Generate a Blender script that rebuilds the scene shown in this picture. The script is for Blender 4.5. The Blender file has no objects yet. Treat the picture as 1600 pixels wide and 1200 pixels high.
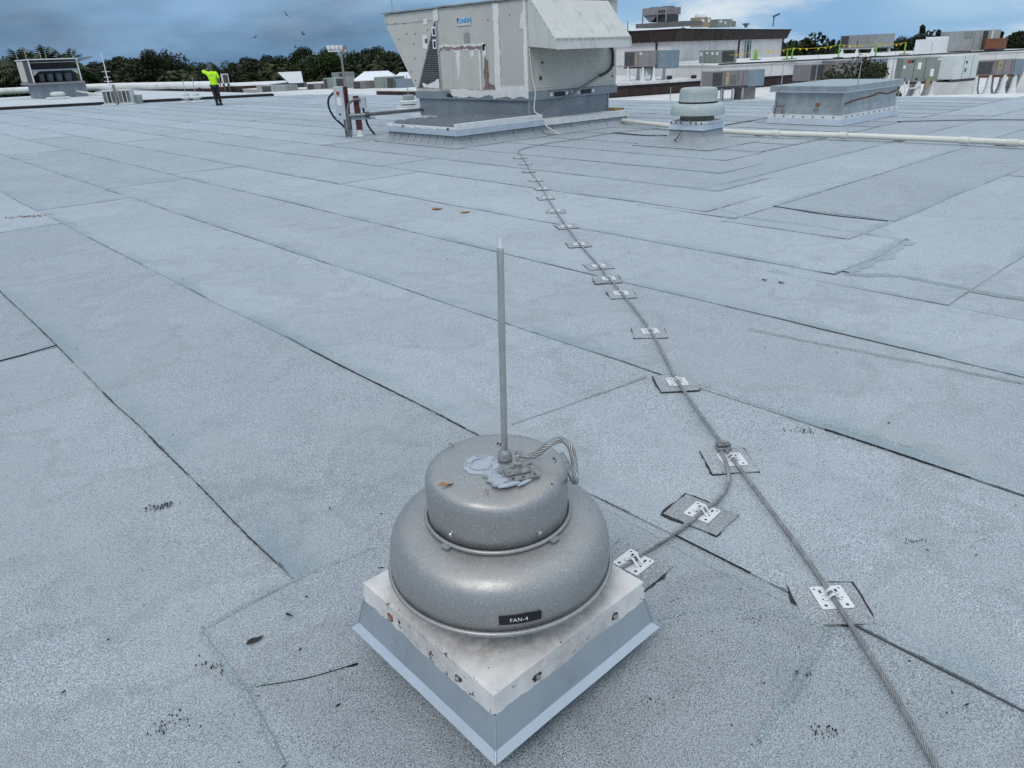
import bpy, bmesh, math, random
from mathutils import Vector, Matrix, noise as mnoise
R = math.radians
PI = math.pi
random.seed(7)
sc = bpy.context.scene
col = sc.collection

# ------------------------------------------------------------------ camera
CAM_H = 1.62
FPX = 1128.0                      # focal length in pixels of a 1600 px wide frame
AX = ((0.73265167, -0.30775137, 0.60705075),
      (-0.67959335, -0.28221021, 0.67713387),
      (-0.03707296, -0.90865092, -0.41590757))   # world axes (rows) seen from the camera
cam_d = bpy.data.cameras.new('camera')
cam = bpy.data.objects.new('camera', cam_d)
col.objects.link(cam)
cam_d.sensor_width = 36
cam_d.lens = 36 * FPX / 1600
cam_d.clip_start = 0.05
cam_d.clip_end = 4000
cam.matrix_world = Matrix(((AX[0][0], -AX[0][1], -AX[0][2], 0),
                           (AX[1][0], -AX[1][1], -AX[1][2], 0),
                           (AX[2][0], -AX[2][1], -AX[2][2], CAM_H),
                           (0, 0, 0, 1)))
sc.camera = cam

# ------------------------------------------------------------------ sky and sun
SUN_EL, SUN_AZ = 52, 205          # degrees; azimuth counted from +X towards +Y
wd = bpy.data.worlds.new('World')
sc.world = wd
wd.use_nodes = True
wn, wl = wd.node_tree.nodes, wd.node_tree.links
wn.clear()


def wnode(t, **k):
    n = wn.new(t)
    for a, b in k.items():
        setattr(n, a, b)
    return n


w_out = wnode('ShaderNodeOutputWorld')
w_bg = wnode('ShaderNodeBackground')
w_bg.inputs['Strength'].default_value = 0.1
sky = wnode('ShaderNodeTexSky', sky_type='NISHITA')
sky.sun_disc = False
sky.sun_elevation = R(SUN_EL)
sky.sun_rotation = R(90 - SUN_AZ)
sky.air_density = 1.4
sky.dust_density = 1.5
w_tc = wnode('ShaderNodeTexCoord')


def wmath(op, a, b=None, clamp=False):
    n = wnode('ShaderNodeMath', operation=op)
    n.use_clamp = clamp
    for i, v in enumerate((a, b)):
        if v is None:
            continue
        if isinstance(v, (int, float)):
            n.inputs[i].default_value = v
        else:
            wl.new(v, n.inputs[i])
    return n.outputs[0]


def wmix(fac, a, b):
    n = wnode('ShaderNodeMix', data_type='RGBA')
    for i, v in ((0, fac), (6, a), (7, b)):
        if isinstance(v, (int, float)):
            n.inputs[i].default_value = v
        elif isinstance(v, tuple):
            n.inputs[i].default_value = (*v, 1)
        else:
            wl.new(v, n.inputs[i])
    return n.outputs[2]


def wnoise(scale, sx, sz, detail=5, rough=.55, off=0):
    mp = wnode('ShaderNodeMapping')
    mp.inputs['Scale'].default_value = (sx, sx, sz)
    mp.inputs['Location'].default_value = (off, off * .7, off * .3)
    wl.new(w_tc.outputs['Generated'], mp.inputs['Vector'])
    n = wnode('ShaderNodeTexNoise')
    n.inputs['Scale'].default_value = scale
    n.inputs['Detail'].default_value = detail
    n.inputs['Roughness'].default_value = rough
    wl.new(mp.outputs[0], n.inputs['Vector'])
    return n.outputs[0]


def wramp(v, lo, hi):
    n = wnode('ShaderNodeMapRange', interpolation_type='SMOOTHSTEP')
    n.inputs['From Min'].default_value = lo
    n.inputs['From Max'].default_value = hi
    wl.new(v, n.inputs['Value'])
    return n.outputs[0]


w_dot = wnode('ShaderNodeVectorMath', operation='DOT_PRODUCT')
w_dot.inputs[1].default_value = (0.733, -0.680, 0)
wl.new(w_tc.outputs['Generated'], w_dot.inputs[0])
w_sep = wnode('ShaderNodeSeparateXYZ')
wl.new(w_tc.outputs['Generated'], w_sep.inputs[0])
el = w_sep.outputs['Z']
broad = wnoise(1.6, 1.0, 3.5, 3, .5, 3.1)
side = wramp(wmath('ADD', w_dot.outputs['Value'], wmath('MULTIPLY', wmath('SUBTRACT', broad, .5), .9)), -.42, .34)
K = 10.0
storm = wmix(wramp(wnoise(3.0, 1.0, 3.4, 5, .5, 1.7), .36, .62), (.080 * K, .190 * K, .345 * K), (.22 * K, .425 * K, .70 * K))
blue = wmix(wramp(wnoise(2.6, 1.0, 4.0, 5, .55, 5.2), .35, .7), (.22 * K, .45 * K, .75 * K), (.40 * K, .63 * K, .85 * K))
base_sky = wmix(side, storm, blue)
wisps = wramp(wnoise(4.2, 1.0, 3.6, 8, .60, 8.3), .44, .68)
wisp_amt = wmath('MULTIPLY', wisps, wmath('ADD', wmath('MULTIPLY', side, .80), .06))
clouded = wmix(wisp_amt, base_sky, (.84 * K, .90 * K, .95 * K))
# the overcast brightens towards the zenith as overcast skies do
zen = wramp(el, .10, .85)
over = wmix(wnoise(1.5, 1.0, 1.6, 4, .5, 2.2), (.78 * K, .88 * K, 1.0 * K), (1.12 * K, 1.2 * K, 1.30 * K))
clouded = wmix(zen, clouded, over)
total = wmix(.88, sky.outputs[0], clouded)
wl.new(total, w_bg.inputs['Color'])
wl.new(w_bg.outputs[0], w_out.inputs['Surface'])

sun_d = bpy.data.lights.new('sun', 'SUN')
sun_d.energy = 1.1
sun_d.angle = R(25)
sun_d.color = (1.0, .96, .9)
sun = bpy.data.objects.new('sun', sun_d)
col.objects.link(sun)
sdir = Vector((math.cos(R(SUN_EL)) * math.cos(R(SUN_AZ)), math.cos(R(SUN_EL)) * math.sin(R(SUN_AZ)), math.sin(R(SUN_EL))))
sun.rotation_euler = (-sdir).to_track_quat('-Z', 'Y').to_euler()

vs = sc.view_settings
vs.view_transform = 'Standard'
vs.look = 'None'
vs.gamma = 1
vs.exposure = 0.0
vs.use_curve_mapping = False
sc.cycles.max_bounces = 4
sc.cycles.diffuse_bounces = 2
sc.cycles.use_denoising = False


# ------------------------------------------------------------------ helpers: survey of the place
def ray(px, py):
    d = Vector((px - 800, py - 600, FPX))
    return Vector([Vector(a).dot(d) for a in AX])


def at_z(px, py, z=0.0):
    d = ray(px, py)
    t = (z - CAM_H) / d.z
    return Vector((0, 0, CAM_H)) + d * t


def at_d(px, py, depth):
    d = ray(px, py)
    return Vector((0, 0, CAM_H)) + d * (depth / FPX)


def at_y(px, py, y):
    d = ray(px, py)
    return Vector((0, 0, CAM_H)) + d * (y / d.y)


def at_x(px, py, x):
    d = ray(px, py)
    return Vector((0, 0, CAM_H)) + d * (x / d.x)


# ------------------------------------------------------------------ helpers: materials
MATS = {}


def new_mat(name):
    m = bpy.data.materials.new(name)
    m.use_nodes = True
    nt = m.node_tree
    nt.nodes.clear()
    return m, nt


class NT:
    def __init__(s, nt):
        s.nt = nt
        s.tc = s.n('ShaderNodeTexCoord')

    def n(s, t, **k):
        x = s.nt.nodes.new(t)
        for a, b in k.items():
            setattr(x, a, b)
        return x

    def put(s, sock, v):
        if isinstance(v, (int, float)):
            sock.default_value = v
        elif isinstance(v, tuple):
            sock.default_value = (*v, 1) if len(v) == 3 and sock.type == 'RGBA' else v
        else:
            s.nt.links.new(v, sock)

    def math(s, op, a, b=None, clamp=False):
        x = s.n('ShaderNodeMath', operation=op)
        x.use_clamp = clamp
        s.put(x.inputs[0], a)
        if b is not None:
            s.put(x.inputs[1], b)
        return x.outputs[0]

    def mix(s, f, a, b, blend='MIX'):
        x = s.n('ShaderNodeMix', data_type='RGBA', blend_type=blend)
        s.put(x.inputs[0], f)
        s.put(x.inputs[6], a)
        s.put(x.inputs[7], b)
        return x.outputs[2]

    def noise(s, scale, detail=3, rough=.55, vec=None, stretch=None, off=None):
        v = vec or s.tc.outputs['Object']
        if stretch or off:
            mp = s.n('ShaderNodeMapping')
            if stretch:
                mp.inputs['Scale'].default_value = stretch
            if off:
                mp.inputs['Location'].default_value = off
            s.nt.links.new(v, mp.inputs['Vector'])
            v = mp.outputs[0]
        x = s.n('ShaderNodeTexNoise')
        x.inputs['Scale'].default_value = scale
        x.inputs['Detail'].default_value = detail
        x.inputs['Roughness'].default_value = rough
        s.nt.links.new(v, x.inputs['Vector'])
        return x.outputs[0]

    def ramp(s, v, lo, hi, a=0.0, b=1.0, smooth=True):
        x = s.n('ShaderNodeMapRange', interpolation_type='SMOOTHSTEP' if smooth else 'LINEAR')
        s.put(x.inputs['Value'], v)
        x.inputs['From Min'].default_value = lo
        x.inputs['From Max'].default_value = hi
        x.inputs['To Min'].default_value = a
        x.inputs['To Max'].default_value = b
        return x.outputs[0]

    def bump(s, h, strength, dist=.01):
        x = s.n('ShaderNodeBump')
        x.inputs['Strength'].default_value = strength
        x.inputs['Distance'].default_value = dist
        s.put(x.inputs['Height'], h)
        return x.outputs[0]

    def finish(s, colr, rough=.6, metal=0.0, normal=None, spec=.5):
        b = s.n('ShaderNodeBsdfPrincipled')
        s.put(b.inputs['Base Color'], colr)
        s.put(b.inputs['Roughness'], rough)
        s.put(b.inputs['Metallic'], metal)
        b.inputs['Specular IOR Level'].default_value = spec
        if normal is not None:
            s.nt.links.new(normal, b.inputs['Normal'])
        o = s.n('ShaderNodeOutputMaterial')
        s.nt.links.new(b.outputs[0], o.inputs['Surface'])
        return b


def mul(c, k):
    return tuple(min(1, x * k) for x in c)


def mat(name, c, rough=.6, metal=0.0, var=.1, scale=5.0, dirt=None, dirt_amt=.5, dirt_scale=3.0, streak=False,
        bump=.0, bump_scale=60.0, spec=.5):
    """painted or bare surface with tone variation, optional dirt patches or run-down streaks"""
    m, nt = new_mat(name)
    t = NT(nt)
    oi = t.n('ShaderNodeObjectInfo')
    k = t.math('ADD', t.noise(scale, 4), t.math('MULTIPLY', t.math('SUBTRACT', oi.outputs['Random'], .5), .25))
    cc = t.mix(t.ramp(k, .3, .7), mul(c, 1 - var), mul(c, 1 + var))
    if dirt:
        st = (1, 1, .12) if streak else None
        d = t.ramp(t.noise(dirt_scale, 6, .65, stretch=st, off=(3, 1, 2)), .5, .72)
        cc = t.mix(t.math('MULTIPLY', d, dirt_amt), cc, dirt)
    nrm = None
    if bump:
        nrm = t.bump(t.noise(bump_scale, 4), bump, .004)
    rr = t.ramp(t.noise(scale * 2.3, 3, off=(5, 5, 5)), .3, .7, max(.02, rough - .08), min(1, rough + .08))
    t.finish(cc, rr, metal, nrm, spec)
    MATS[name] = m
    return m


def membrane_mat(name, tint, edges):
    """granule-surfaced roofing sheet; bitumen that bled out along the lapped edges (UV in metres)"""
    m, nt = new_mat(name)
    t = NT(nt)
    geo = t.n('ShaderNodeNewGeometry')
    pos = geo.outputs['Position']
    oi = t.n('ShaderNodeObjectInfo')
    fine = t.noise(300, 0, .5, pos)
    mid = t.noise(120, 2, .8, pos)
    blot = t.noise(5.5, 4, .62, pos)
    big = t.noise(.8, 3, .6, pos, off=(4, 2, 0))
    c = t.mix(t.ramp(fine, .30, .70, smooth=False), mul(tint, .52), mul(tint, 1.58))
    pep = t.ramp(t.noise(190, 1, .6, pos, off=(5, 5, 5)), .56, .66)
    c = t.mix(t.math('MULTIPLY', pep, t.ramp(blot, .3, .65, .50, .95)), c, mul(tint, .18))
    c = t.mix(t.ramp(mid, .50, .68, 0, .40), c, mul(tint, .50))
    c = t.mix(t.ramp(blot, .50, .74, 0, .30), c, (tint[0] * .56, tint[1] * .62, tint[2] * .66))
    c = t.mix(t.ramp(big, .35, .7, 0, .26), c, (tint[0] * 1.2, tint[1] * 1.18, tint[2] * 1.15))
    # old ponding marks with a dirty rim
    pn = t.noise(.55, 4, .6, pos, off=(6, 1, 0))
    c = t.mix(t.ramp(pn, .50, .56, 0, .16), c, mul(tint, .62))
    rim = t.math('MULTIPLY', t.ramp(pn, .485, .505), t.ramp(pn, .53, .51))
    c = t.mix(t.math('MULTIPLY', rim, .18), c, (.16, .15, .14))
    # rubbed smears
    sm = t.ramp(t.noise(7, 5, .72, pos, stretch=(1, .45, 1), off=(3, 8, 0)), .60, .72, 0, .38)
    c = t.mix(sm, c, (tint[0] * .52, tint[1] * .60, tint[2] * .62))
    # dark specks where granules are lost
    sp = t.math('MULTIPLY', t.ramp(t.noise(70, 2, .6, pos, off=(1, 7, 0)), .60, .70), t.ramp(t.noise(3.4, 3, .65, pos, off=(9, 1, 0)), .60, .70))
    c = t.mix(t.math('MULTIPLY', sp, .8), c, (.035, .036, .04))
    tone = t.math('ADD', .87, t.math('MULTIPLY', oi.outputs['Random'], .24))
    hs = t.n('ShaderNodeHueSaturation')
    t.put(hs.inputs['Value'], tone)
    t.put(hs.inputs['Color'], c)
    c = hs.outputs[0]
    if edges:
        uv = t.n('ShaderNodeSeparateXYZ')
        t.nt.links.new(t.tc.outputs['UV'], uv.inputs[0])
        wob = t.math('MULTIPLY', t.math('SUBTRACT', t.noise(9, 4, .7, pos, off=(2, 2, 2)), .5), .05)
        wob2 = t.math('MULTIPLY', t.math('SUBTRACT', t.noise(60, 3, .7, pos, off=(6, 2, 2)), .5), .022)
        gn = t.noise(1.7, 4, .65, pos, off=(1, 3, 5))
        gate = t.ramp(gn, .36, .64, -.004, .0085)
        opa = t.ramp(gn, .36, .62, .18, .88)
        for ch in ('X', 'Y'):
            d = uv.outputs[ch]
            stain = t.ramp(t.math('ADD', d, t.math('MULTIPLY', wob, 4)), .0, .15, 1, 0)
            stain = t.math('MULTIPLY', stain, t.ramp(t.noise(.9, 3, .6, pos, off=(8, 3, 1)), .40, .62, .08, .75))
            c = t.mix(stain, c, (tint[0] * .50, tint[1] * .63, tint[2] * .66))
            line = t.ramp(t.math('SUBTRACT', t.math('ADD', d, t.math('ADD', t.math('MULTIPLY', wob, .12), wob2)), gate), -.004, .004, 1, 0)
            c = t.mix(t.math('MULTIPLY', line, opa), c, (.030, .033, .036))
    nrm = t.bump(t.math('ADD', t.math('MULTIPLY', fine, .5), mid), .55, .004)
    b = t.finish(c, .75, 0, nrm, .5)
    b.inputs['Sheen Weight'].default_value = .40
    b.inputs['Sheen Roughness'].default_value = .45
    b.inputs['Sheen Tint'].default_value = (.93, .97, 1, 1)
    MATS[name] = m
    return m


membrane_mat('membrane', (.350, .390, .414), True)
membrane_mat('membrane_flash', (.336, .372, .394), False)
membrane_mat('membrane_smear', (.275, .332, .344), False)
membrane_mat('membrane_patch', (.308, .328, .342), False)
mat('bitumen', (.022, .022, .024), .7, var=.3, scale=40, bump=.5, bump_scale=150)
mat('white_roof', (.62, .62, .60), .7, var=.12, scale=1.2, dirt=(.36, .33, .29), dirt_amt=.55, dirt_scale=.9)
mat('far_roof', (.50, .53, .555), .75, var=.08, scale=.8, dirt=(.36, .38, .40), dirt_amt=.4, dirt_scale=.6)
mat('stucco', (.67, .645, .635), .85, var=.06, scale=.7, dirt=(.45, .42, .40), dirt_amt=.3, dirt_scale=.8, streak=True, bump=.2, bump_scale=40)
mat('brown_metal', (.044, .031, .028), .7, var=.15, scale=1.5, dirt=(.07, .055, .05), dirt_amt=.4, dirt_scale=2, spec=.2)
mat('dark_metal', (.022, .022, .024), .7, var=.2, spec=.2)
mat('glass_dark', (.05, .07, .08), .12, var=.2, scale=1)
mat('grass', (.055, .085, .03), .95, var=.3, scale=.12)
mat('asphalt', (.05, .05, .052), .9, var=.2, scale=.5)
# appliance finishes
mat('unit_beige', (.52, .505, .455), .5, var=.05, scale=2, dirt=(.40, .385, .35), dirt_amt=.45, dirt_scale=3.5, streak=True)
mat('unit_hood', (.58, .58, .545), .5, var=.05, scale=2, dirt=(.22, .22, .20), dirt_amt=.5, dirt_scale=3.2, streak=True)
mat('unit_green', (.215, .240, .215), .5, var=.1, scale=2, dirt=(.2, .2, .18), dirt_amt=.4, streak=True)
mat('unit_grey', (.285, .305, .30), .5, var=.1, scale=2, dirt=(.22, .22, .21), dirt_amt=.4, streak=True)
mat('unit_taupe', (.225, .205, .215), .55, var=.12, scale=2.5, dirt=(.16, .14, .13), dirt_amt=.5, streak=True)
mat('unit_pale', (.58, .61, .59), .5, var=.08, scale=2, dirt=(.4, .4, .38), dirt_amt=.4, streak=True)
mat('unit_white', (.76, .77, .78), .5, var=.04, scale=1)
mat('unit_tan', (.33, .27, .16), .55, var=.15, scale=3)
mat('unit_rust', (.19, .07, .035), .8, var=.25, scale=3)
mat('coil', (.05, .05, .052), .6, var=.3, scale=12)
mat('coil_lines', (.145, .145, .14), .55, metal=.3, var=.15, scale=8)
mat('black', (.012, .012, .013), .5, var=.1)
mat('duct_blue', (.22, .28, .33), .5, metal=.3, var=.1, scale=1.5, dirt=(.22, .26, .29), dirt_amt=.5, streak=True)
mat('galv', (.40, .43, .45), .42, metal=.55, var=.12, scale=4, dirt=(.27, .29, .30), dirt_amt=.6, dirt_scale=5, streak=True)
mat('curb_metal', (.245, .275, .30), .5, metal=.35, var=.1, scale=2, dirt=(.17, .19, .21), dirt_amt=.5, dirt_scale=3, streak=True)
mat('sealant_white', (.74, .73, .70), .7, var=.06, scale=8, dirt=(.5, .47, .43), dirt_amt=.35, dirt_scale=10, bump=.4, bump_scale=40)
mat('sealant_rusty', (.20, .14, .13), .8, var=.5, scale=18, dirt=(.07, .05, .05), dirt_amt=.9, dirt_scale=14)
mat('flash_white', (.70, .71, .71), .55, var=.06, scale=6, dirt=(.40, .37, .33), dirt_amt=.45, dirt_scale=9)
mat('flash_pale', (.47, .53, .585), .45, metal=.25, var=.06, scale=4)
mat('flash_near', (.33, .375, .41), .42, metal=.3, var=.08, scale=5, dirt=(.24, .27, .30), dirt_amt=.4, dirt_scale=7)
mat('slate_metal', (.13, .155, .18), .5, metal=.3, var=.15, scale=3)
mat('pvc', (.66, .65, .58), .45, var=.05, scale=3, dirt=(.5, .47, .40), dirt_amt=.4, dirt_scale=4)
mat('pipe_white', (.68, .69, .69), .5, var=.06, scale=.5, dirt=(.36, .36, .35), dirt_amt=.5, dirt_scale=.8)
mat('maroon', (.095, .022, .018), .6, var=.2, scale=6)
mat('conduit', (.19, .20, .205), .45, metal=.5, var=.15, scale=6)
mat('rubber', (.02, .021, .022), .6, var=.2)
mat('box_grey', (.43, .47, .49), .5, var=.06, scale=4)
mat('rust_dark', (.075, .042, .03), .9, var=.5, scale=60)
mat('rust', (.20, .075, .03), .9, var=.4, scale=60)
mat('alu', (.47, .475, .475), .38, metal=.75, var=.1, scale=20, dirt=(.3, .3, .3), dirt_amt=.4, dirt_scale=30)
mat('alu_white', (.72, .73, .73), .4, metal=.25, var=.05, scale=40, dirt=(.45, .45, .45), dirt_amt=.35, dirt_scale=25)
mat('cable', (.40, .405, .40), .45, metal=.6, var=.25, scale=25, dirt=(.14, .14, .14), dirt_amt=.5, dirt_scale=30)
mat('thin_cable', (.12, .12, .125), .55, metal=.4, var=.3, scale=10)
mat('cast', (.25, .26, .265), .6, metal=.5, var=.35, scale=90, bump=.7, bump_scale=160)
mat('zinc', (.52, .50, .46), .3, metal=.9, var=.15, scale=60)
mat('sealant_grey', (.36, .405, .445), .45, var=.07, scale=30, bump=.3, bump_scale=60)
mat('fan_green', (.375, .43, .42), .5, var=.06, scale=6, dirt=(.28, .31, .30), dirt_amt=.4, streak=True)
mat('neck_rusty', (.20, .185, .16), .7, var=.2, scale=6, dirt=(.17, .10, .05), dirt_amt=.6, dirt_scale=5)
mat('wood', (.30, .18, .06), .8, var=.3, scale=6)
mat('hivis', (.52, .95, .02), .75, var=.06, scale=12)
mat('trousers', (.018, .017, .017), .9, var=.3, scale=10)
mat('boot', (.012, .011, .011), .7, var=.2)
mat('skin', (.34, .19, .13), .6, var=.1)
mat('cap', (.09, .095, .11), .85, var=.2)
mat('post_green', (.17, .38, .03), .5, var=.1)
mat('flag_yellow', (.66, .52, .02), .6, var=.1)
mat('red_plate', (.30, .02, .03), .5, var=.2)
mat('label_black', (.010, .010, .011), .35, var=.2, scale=30)
mat('ink_white', (.75, .75, .73), .5, var=.02)
mat('ink_blue', (.03, .30, .55), .5, var=.03)
mat('leaf_dry', (.32, .15, .035), .8, var=.3, scale=60)
mat('debris', (.028, .025, .022), .9, var=.4, scale=30)
mat('paint_scrape', (.27, .15, .11), .9, var=.4, scale=30)
mat('bark', (.12, .10, .08), .95, var=.3, scale=4)
mat('bird', (.012, .012, .014), .8, var=.2)
mat('house_roof', (.66, .69, .72), .45, var=.05, scale=.4)
mat('house_wall', (.52, .49, .45), .85, var=.08, scale=.5)


def leaf_mat(name, c):
    m, nt = new_mat(name)
    t = NT(nt)
    geo = t.n('ShaderNodeNewGeometry')
    oi = t.n('ShaderNodeObjectInfo')
    k = t.math('ADD', t.math('MULTIPLY', t.noise(.55, 3, .6), .7), t.math('MULTIPLY', geo.outputs['Random Per Island'], .42))
    cc = t.mix(t.ramp(k, .25, .85), mul(c, .45), (c[0] * 1.75, c[1] * 1.6, c[2] * 1.3))
    hs = t.n('ShaderNodeHueSaturation')
    t.put(hs.inputs['Hue'], t.math('ADD', .475, t.math('MULTIPLY', oi.outputs['Random'], .05)))
    t.put(hs.inputs['Value'], t.math('ADD', .75, t.math('MULTIPLY', oi.outputs['Random'], .5)))
    t.put(hs.inputs['Color'], cc)
    t.finish(hs.outputs[0], .7, 0, None, .3)
    MATS[name] = m


leaf_mat('leaf_dark', (.015, .025, .009))
leaf_mat('leaf_mid', (.030, .048, .013))
leaf_mat('leaf_palm', (.042, .055, .022))
leaf_mat('leaf_pine', (.019, .029, .015))


def fan_paint():
    m, nt = new_mat('fan_paint')
    t = NT(nt)
    geo = t.n('ShaderNodeNewGeometry')
    nz = t.n('ShaderNodeSeparateXYZ')
    t.nt.links.new(geo.outputs['Normal'], nz.inputs[0])
    base = (.355, .355, .348)
    c = t.mix(t.ramp(t.noise(300, 2, .7), .35, .65), mul(base, .86), mul(base, 1.13))
    fl = t.ramp(t.noise(170, 2, .6, off=(3, 3, 3)), .62, .70)
    c = t.mix(t.math('MULTIPLY', fl, .5), c, (.70, .69, .66))
    # settled dust and dried water marks
    dust = t.math('MULTIPLY', t.ramp(nz.outputs['Z'], .5, 1.0), t.ramp(t.noise(9, 6, .65, off=(1, 2, 3)), .38, .68))
    c = t.mix(t.math('MULTIPLY', dust, .55), c, (.40, .375, .335))
    sm = t.ramp(t.noise(16, 5, .7, off=(7, 2, 1)), .60, .72)
    c = t.mix(t.math('MULTIPLY', sm, .4), c, (.19, .185, .175))
    scr = t.ramp(t.noise(30, 4, .7, stretch=(1, 1, .1), off=(2, 9, 4)), .66, .72)
    c = t.mix(t.math('MULTIPLY', scr, .35), c, (.42, .42, .41))
    rr = t.ramp(t.noise(14, 5, .6, off=(2, 2, 8)), .3, .7, .34, .52)
    nrm = t.bump(t.math('ADD', t.math('MULTIPLY', t.noise(520, 2, .7), .05), t.math('MULTIPLY', t.noise(5, 2), 1.6)), .25, .006)
    t.finish(c, rr, .60, nrm, .45)
    MATS['fan_paint'] = m


fan_paint()


def chipped_white():
    """weathered white elastomeric coating that has chipped down to primer and rust"""
    m, nt = new_mat('chipped_white')
    t = NT(nt)
    sep = t.n('ShaderNodeSeparateXYZ')
    t.nt.links.new(t.tc.outputs['Object'], sep.inputs[0])
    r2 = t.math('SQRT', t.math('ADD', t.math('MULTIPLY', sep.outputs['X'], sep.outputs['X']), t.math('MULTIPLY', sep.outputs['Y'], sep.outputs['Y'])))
    c = t.mix(t.ramp(t.noise(14, 5), .3, .7), (.60, .575, .545), (.70, .68, .655))
    # grime rings, plus the shade below the shroud painted into the colour
    soot_shade = t.math('MULTIPLY', t.ramp(t.noise(30, 5, .7), .3, .62, .3, 1), t.ramp(t.math('ADD', r2, t.math('MULTIPLY', t.noise(7, 3), .07)), .27, .40, 1, 0))
    c = t.mix(t.math('MULTIPLY', soot_shade, .8), c, (.27, .245, .225))
    # chips near the arrises
    mx = t.math('MAXIMUM', t.math('ABSOLUTE', sep.outputs['X']), t.math('ABSOLUTE', sep.outputs['Y']))
    edge = t.ramp(mx, .262, .281, 0, 1)
    low = t.ramp(sep.outputs['Z'], .172, .215, 1, 0)
    chip = t.ramp(t.math('ADD', t.noise(34, 5, .72, off=(4, 1, 1)), t.math('MULTIPLY', t.math('ADD', edge, low), .055)), .685, .71)
    inner = t.ramp(t.noise(80, 3, .7), .4, .6)
    c = t.mix(chip, c, t.mix(inner, (.045, .036, .03), (.13, .075, .05)))
    cr = t.ramp(t.noise(90, 5, .75, off=(2, 5, 2)), .64, .68)
    c = t.mix(t.math('MULTIPLY', cr, .35), c, (.40, .36, .32))
    h = t.math('SUBTRACT', t.math('MULTIPLY', t.noise(70, 5, .7), .5), t.math('MULTIPLY', chip, 1.2))
    t.finish(c, .75, 0, t.bump(h, .7, .004), .4)
    MATS['chipped_white'] = m


chipped_white()


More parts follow.
